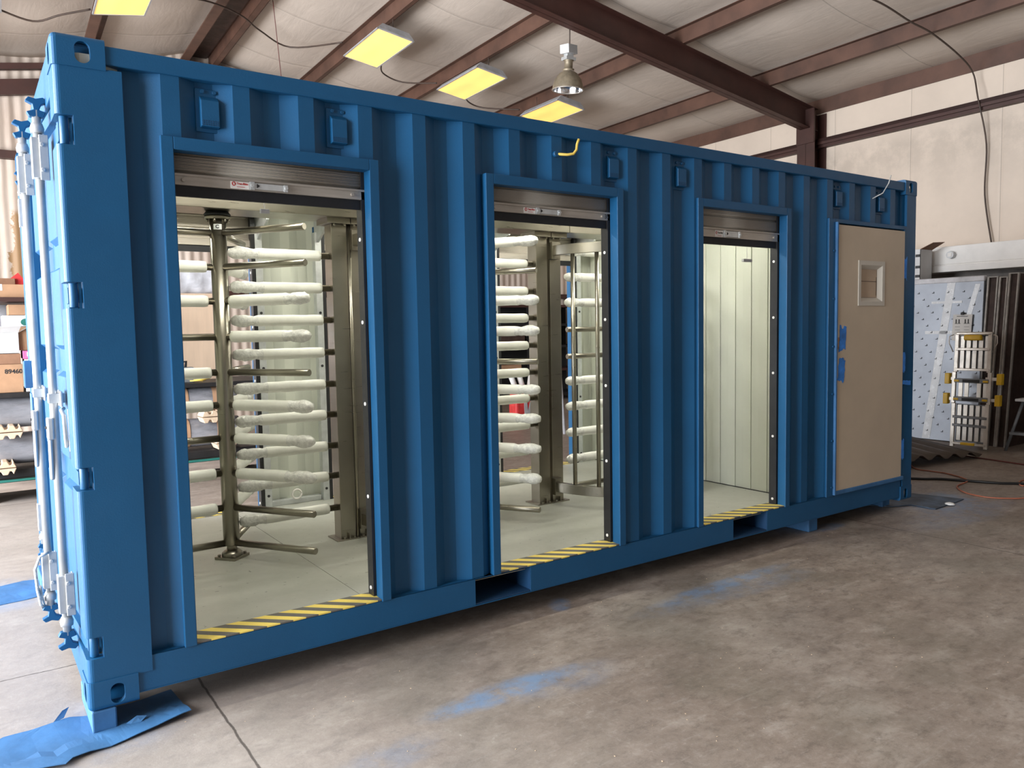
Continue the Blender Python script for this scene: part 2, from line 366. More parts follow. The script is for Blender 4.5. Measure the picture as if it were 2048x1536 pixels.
def text_mesh(txt, size, mat, name, parent, Mx, depth=0.0006, bold=0.0):
    cu = bpy.data.curves.new('t', 'FONT'); cu.body = txt; cu.size = size; cu.extrude = depth; cu.offset = bold
    cu.align_x = 'CENTER'; cu.align_y = 'CENTER'
    to = bpy.data.objects.new('t', cu); C.objects.link(to)
    dg = bpy.context.evaluated_depsgraph_get(); me = bpy.data.meshes.new_from_object(to.evaluated_get(dg))
    bpy.data.objects.remove(to)
    og = ORG[parent.name]
    me.transform(Matrix.Translation(-og) @ Mx)
    me.materials.clear(); me.materials.append(MT[mat]); me.name = name
    o = bpy.data.objects.new(name, me); C.objects.link(o); o.parent = parent; ORG[o.name] = og
    return o
# text lying in a plane facing -y: x right, z up
def FRONT(x, y, z, rz=0, tilt=0): return Matrix.Translation((x, y, z)) @ Matrix.Rotation(rz, 4, 'Z') @ Matrix.Rotation(R_(90), 4, 'X') @ Matrix.Rotation(tilt, 4, 'Z')

# ------------------------------------------------------------------ the shed
XW, ZE, SL, XR = 10.8, 4.87, 0.165, 2.85          # right wall, eave purlin height, slope, ridge x
YF, YB, XL = 11.2, -9.3, -6.2
ZR = ZE + SL*(XW-XR)
def zp(x): return ZE + SL*(XW-x) if x > XR else ZR - SL*(XR-x)    # underside of purlins
floor = build(bx(-14, 16, -14, 16, -0.1, 0.0), 'floor', 'concrete', kind='structure', origin=(0, 0, 0))
# ceiling: sagging insulation between the purlins
PX = [-6.3, -4.9, -3.4, -1.9, -0.4, 1.15, 2.66, 3.04, 4.57, 6.14, 7.75, 9.53, 10.95]
mb = MB(); xs = []
for a, b_ in zip(PX[:-1], PX[1:]):
    n = 8 if b_-a > 0.6 else 1
    for i in range(n): xs.append((a + (b_-a)*i/n, math.sin(math.pi*i/n)))
xs.append((PX[-1], 0))
ny = 60
for j in range(ny+1):
    y = YB + (YF+0.1-YB)*j/ny
    for x, s in xs:
        mb.v.append((x, y, zp(x) + 0.215 - s*0.07*(1+0.25*math.sin(y*3.4+x))))
n = len(xs)
for j in range(ny):
    for i in range(n-1):
        mb.f.append((j*n+i, j*n+i+1, (j+1)*n+i+1, (j+1)*n+i)); mb.m.append(0); mb.sm.append(True)
ceil = build(mb, 'ceiling', 'roof_ins', rot=TH, kind='structure', origin=(0, 0, 0))
sm_ = ceil.modifiers.new('solid', 'SOLIDIFY'); sm_.thickness = 0.03; sm_.offset = 1
TN = [0]
def trim(mb, mat, rot=TH, **k):
    TN[0] += 1
    return build(mb, 'trim_%d' % TN[0], mat, rot=rot, kind='structure', origin=(0, 0, 0), **k)
def zsec(x, flip=1, d=0.20, fl=0.065, t=0.006):
    z0 = zp(x); z1 = z0 + d
    m_ = MB()
    m_.box(x-t/2, x+t/2, YB, YF, z0, z1)
    a, b_ = sorted((x, x+fl*flip)); m_.box(a, b_, YB, YF, z0, z0+t)
    a, b_ = sorted((x+fl*flip-t, x+fl*flip)); m_.box(a, b_, YB, YF, z0, z0+0.022)
    a, b_ = sorted((x, x-fl*flip)); m_.box(a, b_, YB, YF, z1-t, z1)
    return m_
for x in (4.57, 6.14, 7.75, 9.53): trim(zsec(x, 1), 'brown_dusty')
for x in (2.66, 1.15, -0.4, -1.9, -3.4, -4.9): trim(zsec(x, -1, fl=0.13), 'brown_dusty')
trim(zsec(3.04, 1, fl=0.10), 'brown_dusty')
# eave strut along the right wall
trim(bx(XW-0.02, XW+0.16, YB, YF, ZE-0.03, ZE+0.25), 'brown_dusty')
# dark strip standing in for the darkness of the gap between the two ridge purlins
trim(bx(2.70, 3.0, YB, YF, ZR+0.14, ZR+0.17), 'rust')
# main rafter (tapered I section) with its column, and the far gable rafter
def rafter(y, d0, d1, x0=XR, x1=XW-0.12, side=1):
    m_ = MB()
    def za(x): return zp(x) - 0.002
    f = 0.09
    for (xa, xb) in ((x0, x1),):
        for (ya, yb, o0, o1) in ((y-0.006, y+0.006, 0, 1), (y-f, y+f, 0, 0.02), (y-f, y+f, 0.98, 1)):
            da = d0; db = d1
            pts = [(xa, za(xa)-o0*da), (xb, za(xb)-o0*db), (xb, za(xb)-o1*db), (xa, za(xa)-o1*da)]
            m_.prism(pts, ya, yb, 'y')
    return m_
trim(rafter(4.58, 0.42, 0.34), 'brown')
trim(rafter(11.05, 0.16, 0.16), 'brown')
m_ = MB()
for (a, b_) in ((0, 0.09), (0.24, 0.47)):
    m_.prism([(-6.2, zp(-6.2)-a), (XR, zp(XR)-a), (XR, zp(XR)-b_), (-6.2, zp(-6.2)-b_)], 11.0, 11.1, 'y')
trim(m_, 'brown')
# column: I section
m_ = MB(); m_.box(XW-0.30, XW-0.288, 4.42, 4.74, 0, ZE-0.05); m_.box(XW-0.012, XW, 4.42, 4.74, 0, ZE-0.05); m_.box(XW-0.30, XW, 4.574, 4.586, 0, ZE-0.05)
m_.box(XW-0.32, XW-0.30, 4.42, 4.74, ZE-0.52, ZE)      # haunch plate
trim(m_, 'brown')
# girts
m_ = MB(); m_.box(XW-0.10, XW, YB, YF, 4.29, 4.42); m_.box(XW-0.14, XW-0.08, YB, YF, 4.37, 4.42); m_.box(XW-0.14, XW-0.13, YB, YF, 4.33, 4.42); trim(m_, 'brown')
trim(bx(XL, XW, 11.06, 11.2, 4.30, 4.42), 'brown')
trim(bx(XL, XW, 11.06, 11.2, 2.2, 2.3), 'brown')
# walls
build(bx(XW, XW+0.1, YB, YF, 2.20, ZE+0.4), 'wall_right', 'wall_ins', rot=TH, kind='structure', origin=(0, 0, 0))
m_ = MB(); m_.box(XW, XW+0.1, 2.55, YF, 0, 2.2); m_.box(XW, XW+0.1, YB, 2.55, 2.02, 2.2); trim(m_, 'concrete_wall')
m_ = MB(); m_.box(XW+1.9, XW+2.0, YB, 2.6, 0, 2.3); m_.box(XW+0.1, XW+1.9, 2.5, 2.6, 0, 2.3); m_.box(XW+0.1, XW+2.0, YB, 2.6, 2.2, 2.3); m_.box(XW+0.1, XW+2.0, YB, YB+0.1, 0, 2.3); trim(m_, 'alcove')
m_ = MB(); zt = ZR+0.3
m_.prism([(XL, 0), (XW, 0), (XW, ZE+0.3), (XR, zt), (XL, zp(XL)+0.3)], 11.2, 11.3, 'y')
build(m_, 'wall_back', 'far_wall', rot=TH, kind='structure', origin=(0, 0, 0))
# left wall with one wide bay opening
m_ = MB(); zl = zp(XL)+0.3
for (a, b_, z0, z1) in ((YB, -3.25, 0, zl), (7.3, YF, 0, zl), (-3.25, 7.3, 4.45, zl)): m_.box(XL-0.1, XL, a, b_, z0, z1)
build(m_, 'wall_left', 'wall_ins', rot=TH, kind='structure', origin=(0, 0, 0))
m_ = MB()
for (a, b_, z0, z1) in ((XL, 2.3, 0, 6.3), (8.7, XW, 0, 6.3), (2.3, 8.7, 4.5, 6.3)): m_.box(a, b_, YB-0.1, YB, z0, z1)
build(m_, 'wall_front', 'concrete_wall', rot=TH, kind='structure', origin=(0, 0, 0))  # unseen wall, given dark concrete to cut light bounced onto the container
# long white beam on the right wall
m_ = MB(); m_.box(XW-0.36, XW, YB, 4.40, 2.30, 2.54); m_.box(XW-0.38, XW, YB, 4.40, 2.20, 2.285); m_.box(XW-0.35, XW-0.01, YB, 4.40, 2.28, 2.305)
trim(m_, 'whitewall', bevel=0.006)
t_ = thing('junction_box', (XW-0.36, 2.24, 2.36), 'small round white junction box fixed to the white wall beam', 'junction box', rot=TH)
m_ = MB(); m_.tube([(XW-0.36, 2.24, 2.42), (XW-0.43, 2.24, 2.42)], 0.05, 8); build(m_, 'box_body', 'whitebox', t_)
m_ = MB(); m_.box(XW-0.436, XW-0.43, 2.215, 2.265, 2.395, 2.445); build(m_, 'cover_plate', 'whitewall', t_)

# cables on the roof and wall
def cable(pts, r, mat, label, rot=TH, cat='cable', name='cable', n=6, sub=6, group=None):
    P = [Vector(p) for p in pts]; out = []
    for i in range(len(P)-1):
        p0, p1, p2, p3 = P[max(i-1, 0)], P[i], P[i+1], P[min(i+2, len(P)-1)]
        for k in range(sub):
            t = k/sub; out.append(0.5*((2*p1)+(-p0+p2)*t+(2*p0-5*p1+4*p2-p3)*t*t+(-p0+3*p1-3*p2+p3)*t**3))
    out.append(P[-1])
    m_ = MB().tube(out, r, n)
    return build(m_, name, mat, rot=rot, label=label, cat=cat, group=group)
def rp(x, y, d=0.03): return (x, y, zp(x)-d)
cable([rp(7.9, 2.2), rp(8.48, 2.09), rp(9.08, 2.08), rp(9.5, 2.05), rp(10.2, 2.10), (XW-0.17, 2.13, ZE-0.08), (XW-0.16, 2.06, 4.44), (XW-0.06, 1.99, 3.85), (XW-0.05, 2.0, 3.2), (XW-0.05, 1.90, 2.55)], 0.011, 'wire', 'long brown cable running down the roof and right wall to the white beam')
cable([(1.60, 7.6, 5.83), (2.3, 8.0, 6.05), (2.88, 8.39, 6.10), (3.25, 8.73, 6.06), (3.79, 9.02, 6.0), (4.27, 8.05, 5.86)], 0.012, 'wire', 'sagging cable from the two-part ridge to the nearest yellow ceiling light on its right')
cable([(4.9, 8.05, 5.68), (5.23, 8.76, 5.76), (5.60, 8.8, 5.68), (5.87, 8.1, 5.52)], 0.012, 'wire', 'sagging cable between the second and third yellow ceiling lights')
cable([(6.4, 8.1, 5.42), (6.8, 8.7, 5.50), (7.1, 8.7, 5.44), (7.4, 8.0, 5.28)], 0.012, 'wire', 'sagging cable between the third and fourth yellow ceiling lights')
cable([(-0.1, 8.06, 5.50), (0.3, 8.2, 5.46), (0.6, 8.1, 5.56), (0.93, 8.0, 5.66)], 0.012, 'wire', 'sagging cable between the two leftmost yellow ceiling lights')
cable([(3.22, 7.94, 6.22), (3.55, 8.6, 4.6), (3.6, 8.7, 3.3)], 0.006, 'cord_red', 'thin cord hanging straight down from the ridge behind the container', cat='cord', name='cord')

# yellow fluorescent lights
def ceiling_light(x0, x1, y0, y1, label):
    s = -SL if x0 > XR else SL
    cx, cy = (x0+x1)/2, (y0+y1)/2; z0 = zp(cx)-0.25
    t = thing('ceiling_light', (cx, cy, z0), label, 'ceiling light', 'yellow-lit ceiling lights in one row', rot=TH)
    T = Matrix.Translation((cx, cy, z0)) @ Matrix.Rotation(-math.atan(s), 4, 'Y')
    w, l = (x1-x0)/2, (y1-y0)/2
    m_ = MB(); vs = [(-w, -l, 0.004), (w, -l, 0.004), (w, l, 0.004), (-w, l, 0.004), (-w*0.72, -l*0.94, 0.10), (w*0.72, -l*0.94, 0.10), (w*0.72, l*0.94, 0.10), (-w*0.72, l*0.94, 0.10)]
    m_.add([T @ Vector(v) for v in vs], [(4, 5, 6, 7), (0, 1, 5, 4), (1, 2, 6, 5), (2, 3, 7, 6), (3, 0, 4, 7)]); build(m_, 'housing', 'lamp_grey', t)
    m_ = MB()
    for a in ((-w, -w+0.02, -l, l), (w-0.02, w, -l, l), (-w, w, -l, -l+0.02), (-w, w, l-0.02, l)): m_.box(*a, -0.008, 0.006, 0, T)
    build(m_, 'frame', 'lamp_grey', t)
    m_ = MB().box(-w+0.018, w-0.018, -l+0.018, l-0.018, -0.003, 0.002, 0, T); build(m_, 'diffuser', 'yellow_lens', t)
    for q in (-1, 1):
        a = T @ Vector((0, q*l*0.8, 0.1)); m_ = MB().tube([a, (a.x, a.y, zp(a.x)+0.12)], 0.005, 5); build(m_, 'hanger', 'wire', t)
ceiling_light(4.30, 4.86, 6.82, 8.12, 'yellow-lit rectangular ceiling light, third from the left of the row')
ceiling_light(5.88, 6.42, 6.84, 8.15, 'yellow-lit rectangular ceiling light, left of and beyond the hanging bell lamp')
ceiling_light(7.40, 7.95, 6.90, 8.0, 'yellow-lit rectangular ceiling light lowest on the slope, below the bell lamp')
ceiling_light(0.94, 1.57, 6.80, 8.04, 'yellow-lit ceiling light above the container corner, left of the ridge')
ceiling_light(-0.66, -0.02, 6.80, 8.06, 'yellow-lit ceiling light cut off by the left edge of the photo')

# hanging high bay lamp
t = thing('bell_lamp', (6.17, 5.0, 4.66), 'unlit bell-shaped metal high bay lamp hanging below a purlin', 'lamp', rot=TH)
TL = Matrix.Translation((6.18, 5.02, 4.66)) @ Matrix.Rotation(R_(4), 4, 'X')
def lamp_l(prof, n=28): return MB().lathe(prof, (0, 0), n, 0, TL)
m_ = MB(); 
outer = [(0.205, 0.0), (0.20, 0.05), (0.175, 0.13), (0.125, 0.20), (0.075, 0.235), (0.072, 0.25)]
inner = [(0.068, 0.245), (0.12, 0.195), (0.168, 0.125), (0.193, 0.05), (0.198, 0.0)]
k0 = 0; prof = outer; nn = 28
for r, z in outer:
    for j in range(nn): a = 2*math.pi*j/nn; m_.v.append(tuple(TL @ Vector((r*math.cos(a), r*math.sin(a), z))))
for i in range(len(outer)-1):
    for j in range(nn): q = (j+1) % nn; m_.f.append((i*nn+j, i*nn+q, (i+1)*nn+q, (i+1)*nn+j)); m_.m.append(0); m_.sm.append(True)
build(m_, 'reflector_shell', 'lamp_body', t)
m_ = MB()
for r, z in inner:
    for j in range(nn): a = 2*math.pi*j/nn; m_.v.append(tuple(TL @ Vector((r*math.cos(a), r*math.sin(a), z))))
for i in range(len(inner)-1):
    for j in range(nn): q = (j+1) % nn; m_.f.append((i*nn+j, i*nn+q, (i+1)*nn+q, (i+1)*nn+j)); m_.m.append(0); m_.sm.append(True)
m_.add([tuple(TL @ Vector((0.068*math.cos(2*math.pi*j/nn), 0.068*math.sin(2*math.pi*j/nn), 0.243))) for j in range(nn)], [tuple(range(nn))])
build(m_, 'mirror_inside', 'mirror', t)
m_ = MB(); m_.tube([TL @ Vector((0.2025*math.cos(a), 0.2025*math.sin(a), 0.0)) for a in [2*math.pi*j/28 for j in range(29)]], 0.008, 6); build(m_, 'rim', 'alu', t)
build(lamp_l([(0.02, 0.08), (0.035, 0.10), (0.035, 0.17), (0.02, 0.235)], 12), 'bulb', 'mirror', t)
build(lamp_l([(0.075, 0.235), (0.078, 0.26), (0.055, 0.27), (0.055, 0.36), (0.07, 0.37)], 16), 'neck', 'lamp_body', t)
m_ = MB(); m_.box(-0.075, 0.075, -0.06, 0.06, 0.37, 0.41, 0, TL); m_.box(-0.05, 0.05, -0.04, 0.04, 0.41, 0.45, 0, TL); build(m_, 'bracket', 'galv', t)
m_ = MB(); m_.box(-0.05, 0.15, -0.07, 0.07, 0.45, 0.56, 0, TL @ Matrix.Rotation(R_(18), 4, 'Z') @ Matrix.Rotation(R_(-6), 4, 'Y')); build(m_, 'ballast_box', 'whitebox', t, bevel=0.005)
m_ = MB(); m_.tube([(6.19, 4.98, 5.22), (6.19, 4.97, 5.58)], 0.008, 6); build(m_, 'hanging_rod', 'wire', t)
m_ = MB(); m_.box(6.13, 6.22, 4.92, 5.02, 5.52, 5.66); build(m_, 'hook_plate', 'paper', t)

# ------------------------------------------------------------------ container
G, H, L, WD = 0.09, 2.591, 6.058, 2.438
ZT = G+H; ZF = 0.27
ct = thing('shipping_container', (L/2, WD/2, G), 'blue repainted steel shipping container with three door openings along its side', 'shipping container')
def P(mb, name, mats, bevel=0.0, parent=ct, label=None, seg=2):
    o = build(mb, name, mats, parent, bevel, seg=seg)
    if label: o['label'] = label
    return o
# corner castings with oval holes
def oval(cx, cz, rx_, rz2, n=20, rev=False):
    pts = []
    for i in range(n):
        a = 2*math.pi*i/n
        x = rx_*math.cos(a); z = rx_*math.sin(a) + (rz2-rx_ if math.sin(a) > 0 else -(rz2-rx_))
        pts.append((cx+x, cz+z))
    return pts
def hollow_face(x0, x1, z0, z1, hole, mk, depth):
    """plate with an oval hole: mk(u, v, d) -> point"""
    m_ = MB(); n = len(hole); k = n//4
    cor = [(x1, z1), (x0, z1), (x0, z0), (x1, z0)]
    cu = (x0+x1)/2; cv = (z0+z1)/2
    for d in (0, depth):
        m_.v += [mk(u, v, d) for u, v in hole] + [mk(u, v, d) for u, v in cor] + [mk(u, v, d) for u, v in ((x1, cv), (cu, z1), (x0, cv), (cu, z0))]
    N = n+8
    for d in (0, 1):
        b0 = d*N
        for q in range(4):
            idx = [(q*k+i) % n for i in range(k+1)]
            for i in range(k): 
                m_.f.append((b0+idx[i], b0+idx[i+1], b0+n+q)); m_.m.append(0); m_.sm.append(False)
            m_.f.append((b0+idx[0], b0+n+q, b0+n+4+q)); m_.m.append(0); m_.sm.append(False)
            m_.f.append((b0+idx[-1], b0+n+4+(q+1) % 4, b0+n+q)); m_.m.append(0); m_.sm.append(False)
    for i in range(n):
        j = (i+1) % n; m_.f.append((i, j, N+j, N+i)); m_.m.append(0); m_.sm.append(True)
    ring = [n, n+5, n+1, n+6, n+2, n+7, n+3, n+4]
    for i in range(8):
        a, b_ = ring[i], ring[(i+1) % 8]; m_.f.append((a, b_, N+b_, N+a)); m_.m.append(0); m_.sm.append(False)
    return m_
def merge(a, b):
    k = len(a.v); a.v += b.v; a.f += [tuple(i+k for i in f) for f in b.f]; a.m += b.m; a.sm += b.sm; return a
def tmp_obj(m_):
    me = bpy.data.meshes.new('tmp'); me.from_pydata([tuple(v) for v in m_.v], [], m_.f)
    bm = bmesh.new(); bm.from_mesh(me); bmesh.ops.recalc_face_normals(bm, faces=bm.faces); bm.to_mesh(me); bm.free()
    o = bpy.data.objects.new('tmp', me); C.objects.link(o); return o
def casting(ex, ey, top):
    """hollow corner block with oval holes and one rounded outer corner"""
    z0 = ZT-0.118 if top else G; z1 = z0+0.118
    X0, X1 = (-0.004, 0.178) if ex == 0 else (L-0.178, L+0.004)
    Y0, Y1 = (-0.004, 0.162) if ey == 0 else (WD-0.162, WD+0.004)
    hx = 0.101 if ex == 0 else L-0.101; hy = Y0+0.082 if ey == 0 else Y1-0.082
    oc = Vector((X0 if ex == 0 else X1, Y0 if ey == 0 else Y1, z1 if top else z0))
    me = bpy.data.meshes.new('corner_casting'); me.from_pydata([(x, y, z) for z in (z0, z1) for y in (Y0, Y1) for x in (X0, X1)], [], [(0, 2, 3, 1), (4, 5, 7, 6), (0, 1, 5, 4), (2, 6, 7, 3), (0, 4, 6, 2), (1, 3, 7, 5)])
    bm = bmesh.new(); bm.from_mesh(me)
    es = [e for e in bm.edges if any((v.co-oc).length < 1e-5 for v in e.verts)]
    bmesh.ops.bevel(bm, geom=es, offset=0.020, segments=4, profile=0.5, affect='EDGES'); bmesh.ops.recalc_face_normals(bm, faces=bm.faces); bm.to_mesh(me); bm.free()
    o = bpy.data.objects.new('corner_casting', me); C.objects.link(o)
    cut = []
    w = 0.024; cut.append(tmp_obj(MB().box(X0+w, X1-w*0.5, Y0+w, Y1-w*0.5, z0+w, z1-w)))
    yf = Y0 if ey == 0 else Y1; xf = X0 if ex == 0 else X1
    cut.append(tmp_obj(MB().prism(oval(hx, (z0+z1)/2-0.003, 0.0265, 0.040), yf-0.03, yf+0.03, 'y')))
    cut.append(tmp_obj(MB().prism(oval(hy, (z0+z1)/2-0.003, 0.0265, 0.040), xf-0.03, xf+0.03, 'x')))
    for c_ in cut:
        b_ = o.modifiers.new('cut', 'BOOLEAN'); b_.operation = 'DIFFERENCE'; b_.solver = 'EXACT'; b_.object = c_
    dg = bpy.context.evaluated_depsgraph_get(); me2 = bpy.data.meshes.new_from_object(o.evaluated_get(dg))
    o.modifiers.clear(); o.data = me2
    for c_ in cut: bpy.data.objects.remove(c_)
    me2.materials.clear(); me2.materials.append(MT['blue'])
    for p in me2.polygons: p.material_index = 0
    og = ORG[ct.name]; me2.transform(Matrix.Translation(-og)); o.parent = ct; ORG[o.name] = og
    bv = o.modifiers.new('bevel', 'BEVEL'); bv.width = 0.002; bv.segments = 2; bv.limit_method = 'ANGLE'; bv.angle_limit = R_(50)
for ex in (0, 1):
    for ey in (0, 1):
        for tp in (0, 1): casting(ex, ey, tp)
# corner posts; the door-end front post has hinge notches
def rounded(poly, r, ids, n=5):
    out = []
    for i, p in enumerate(poly):
        if i in ids:
            a = Vector(poly[i-1]); b = Vector(p); c = Vector(poly[(i+1) % len(poly)])
            u = (a-b).normalized(); v = (c-b).normalized(); cen = b+u*r+v*r
            for k in range(n+1):
                t = math.pi/2*k/n; out.append(tuple(cen - v*r*math.cos(t) - u*r*math.sin(t)))
        else: out.append(p)
    return out
def postpoly(notch, y0=0.0, sg=1, w=0.232):
    if notch: poly = [(0.060, y0+sg*0.0), (w, y0), (w, y0+sg*0.05), (0.060, y0+sg*0.05)]; return poly
    return rounded([(0.0, y0), (w, y0), (w, y0+sg*0.05), (0.045, y0+sg*0.05), (0.045, y0+sg*0.15), (0.0, y0+sg*0.15)], 0.022, [0])
NZ = [(2.275, 2.385), (1.665, 1.765), (0.965, 1.055), (0.30, 0.385)]
def post(sg, y0, notches):
    m_ = MB(); z = G+0.112
    for a, b_ in sorted(notches):
        m_.prism(postpoly(False, y0, sg), z, a, 'z', 0, False); m_.prism(postpoly(True, y0, sg), a, b_, 'z'); z = b_
    m_.prism(postpoly(False, y0, sg), z, ZT-0.112, 'z')
    return m_
pf = P(post(1, 0.0, NZ), 'corner_post', 'blue')
for a, b_ in NZ:
    m_ = MB(); m_.tube([(0.030, 0.030, a+0.004), (0.030, 0.030, b_-0.004)], 0.016, 12); m_.box(0.012, 0.05, 0.045, 0.12, a+0.02, b_-0.02); P(m_, 'hinge', 'blue', 0.001, parent=pf)
P(post(-1, WD, []), 'corner_post', 'blue')
m_ = MB().prism(rounded([(L-0.150, 0.0), (L, 0.0), (L, 0.11), (L-0.02, 0.11), (L-0.02, 0.02), (L-0.150, 0.02)], 0.018, [1]), G+0.112, ZT-0.112); P(m_, 'corner_post', 'blue')
m_ = MB().box(L-0.11, L, WD-0.11, WD, G+0.112, ZT-0.112); P(m_, 'corner_post', 'blue')
# rails
OPX = [(0.407, 1.253), (1.941, 2.790), (3.516, 4.362)]     # clear openings
OPB = [(0.55, 1.405), (1.93, 2.79), (3.52, 4.385)]         # rear openings
P(bx(0.17, L-0.17, 0.004, 0.064, ZT-0.092, ZT-0.022), 'top_rail', 'blue', 0.005)
P(bx(0.17, L-0.17, WD-0.064, WD-0.004, ZT-0.092, ZT-0.022), 'top_rail', 'blue', 0.005)
PK = [(1.783, 2.137), (3.816, 4.168)]
def bottom_rail(yf, sg, z0=0.126, z1=0.266):
    m_ = MB(); a = 0.17
    def B(x0, x1, ya, yb, za, zb):
        y0, y1 = sorted((yf+sg*ya, yf+sg*yb)); m_.box(x0, x1, y0, y1, za, zb)
    for p0, p1 in PK:
        B(a, p0, 0, 0.006, z0, z1); a = p1
    B(a, L-0.17, 0, 0.006, z0, z1)
    B(0.17, L-0.17, 0, 0.05, z1-0.004, z1); B(0.17, L-0.17, 0, 0.045, z0-0.006, z0)
    return m_
br = P(bottom_rail(0.004, 1), 'bottom_rail', 'blue', 0.0015)
for p0, p1 in PK:
    m_ = MB(); m_.box(p0, p1, 0.006, WD-0.006, 0.128, 0.134); m_.box(p0, p1, 0.006, WD-0.006, 0.262, 0.266); m_.box(p0-0.005, p0, 0.006, WD-0.006, 0.128, 0.266); m_.box(p1, p1+0.005, 0.006, WD-0.006, 0.128, 0.266)
    m_.box(p0, p1, 0.5, 0.51, 0.134, 0.262)
    P(m_, 'forklift_pocket', 'pocket', parent=br)
P(bottom_rail(WD-0.004, -1), 'bottom_rail', 'blue')
# corrugated side panels with lining; openings are left out
PITCH, X0R = 0.2795, 0.372
def prof_y(x):
    u = ((x-X0R) % PITCH)/PITCH*0.28
    if u < 0.070: return 0.0
    if u < 0.138: return (u-0.070)/0.068*0.036
    if u < 0.208: return 0.036
    return (0.28-u)/0.072*0.036
def side_panel(yr, sg, ops, x0, x1, z0, z1, mats, inner, topo=2.352):
    br_ = {x0, x1}
    k = -2
    while X0R+k*PITCH < x1:
        for u in (0, 0.070, 0.138, 0.208):
            x = X0R+k*PITCH+u*PITCH/0.28
            if x0 < x < x1: br_.add(x)
        k += 1
    for a, b_, zz in ops:
        for x in (a, b_):
            if x0 < x < x1: br_.add(x)
    xs = sorted(br_); m_ = MB()
    for xa, xb in zip(xs[:-1], xs[1:]):
        if xb-xa < 1e-5: continue
        xm = (xa+xb)/2; zlo = z0
        for a, b_, zz in ops:
            if a < xm < b_: zlo = zz
        ya = yr+sg*prof_y(xa+1e-6); yb = yr+sg*prof_y(xb-1e-6)
        t = 0.002
        ya2, yb2 = ya+sg*t, yb+sg*t
        m_.add([(xa, ya, zlo), (xb, yb, zlo), (xb, yb, z1), (xa, ya, z1), (xa, ya2, zlo), (xb, yb2, zlo), (xb, yb2, z1), (xa, ya2, z1)],
               [(0, 1, 2, 3), (4, 7, 6, 5), (0, 3, 7, 4), (1, 5, 6, 2), (0, 4, 5, 1), (3, 2, 6, 7)])
    return m_
TOPO = 2.325
fo = [(a-0.03, b_+0.03, TOPO) for a, b_ in OPX] + [(4.90, 5.87, 2.30)]
bo = [(a-0.03, b_+0.03, TOPO) for a, b_ in OPB]
P(side_panel(0.012, 1, fo, 0.225, L-0.13, 0.262, ZT-0.088, 0, 0), 'side_panel', 'blue')
P(side_panel(0.0155, 1, fo, 0.06, L-0.06, 0.262, ZT-0.06, 0, 1), 'side_lining', 'white_int')
P(side_panel(WD-0.012, -1, bo, 0.225, L-0.1, 0.262, ZT-0.088, 0, 0), 'side_panel', 'blue')
P(side_panel(WD-0.0155, -1, bo, 0.06, L-0.06, 0.262, ZT-0.06, 0, 1), 'side_lining', 'white_int')
# roof, end wall, floor, partition
P(bx(0.05, L-0.05, 0.02, WD-0.02, ZT-0.035, ZT-0.028), 'roof_sheet', 'blue')
P(bx(0.06, L-0.06, 0.06, WD-0.06, ZT-0.06, ZT-0.05), 'ceiling_lining', 'white_int')
m_ = MB()
k = 0; y = 0.11
while y < WD-0.12:
    y2 = min(y+0.14, WD-0.11); xo = L-0.008 if k % 2 == 0 else L-0.05
    m_.box(xo-0.003, xo, y, y2, G+0.15, ZT-0.1)
    m_.box(L-0.05, L-0.008, y2-0.002, y2, G+0.15, ZT-0.1); y = y2; k += 1
P(m_, 'end_panel', 'blue')
P(bx(L-0.06, L-0.056, 0.06, WD-0.06, ZF, ZT-0.06), 'end_lining', 'white_int')
P(bx(L-0.06, L, 0.16, WD-0.16, G+0.01, G+0.15), 'end_sill', 'blue', 0.004)
P(bx(L-0.06, L, 0.16, WD-0.16, ZT-0.1, ZT-0.02), 'end_header', 'blue', 0.004)
m_ = MB(); m_.box(0.05, 1.200, 0.053, WD-0.053, ZF-0.03, ZF); m_.box(1.203, 3.60, 0.053, WD-0.053, ZF-0.03, ZF); m_.box(3.603, L-0.05, 0.053, WD-0.053, ZF-0.03, ZF); m_.box(0.05, L-0.05, 0.053, WD-0.053, ZF-0.034, ZF-0.004)
P(m_, 'container_floor', 'int_floor')
# floor cross members
m_ = MB(); x = 0.5
while x < 5.9:
    if not any(a-0.05 < x < b_+0.05 for a, b_ in PK): m_.box(x, x+0.04, 0.02, WD-0.02, 0.13, 0.236)
    x += 0.42
P(m_, 'floor_beams', 'pocket')
m_ = MB(); y = 0.06
while y < WD-0.06:
    y2 = min(y+0.15, WD-0.06); m_.box(4.64, 4.655, y, y2-0.0, ZF, ZT-0.06); m_.box(4.632, 4.64, y, y+0.075, ZF+0.0, ZT-0.06); y = y2
P(m_, 'partition_wall', 'white_int', 0.002)
P(bx(4.628, 4.634, 0.06, WD-0.06, ZF, ZF+0.006), 'partition_seal', 'black')
# white lining at the door end
P(bx(0.085, 0.092, 0.06, WD-0.06, ZF, ZT-0.06), 'door_end_lining', 'white_int')
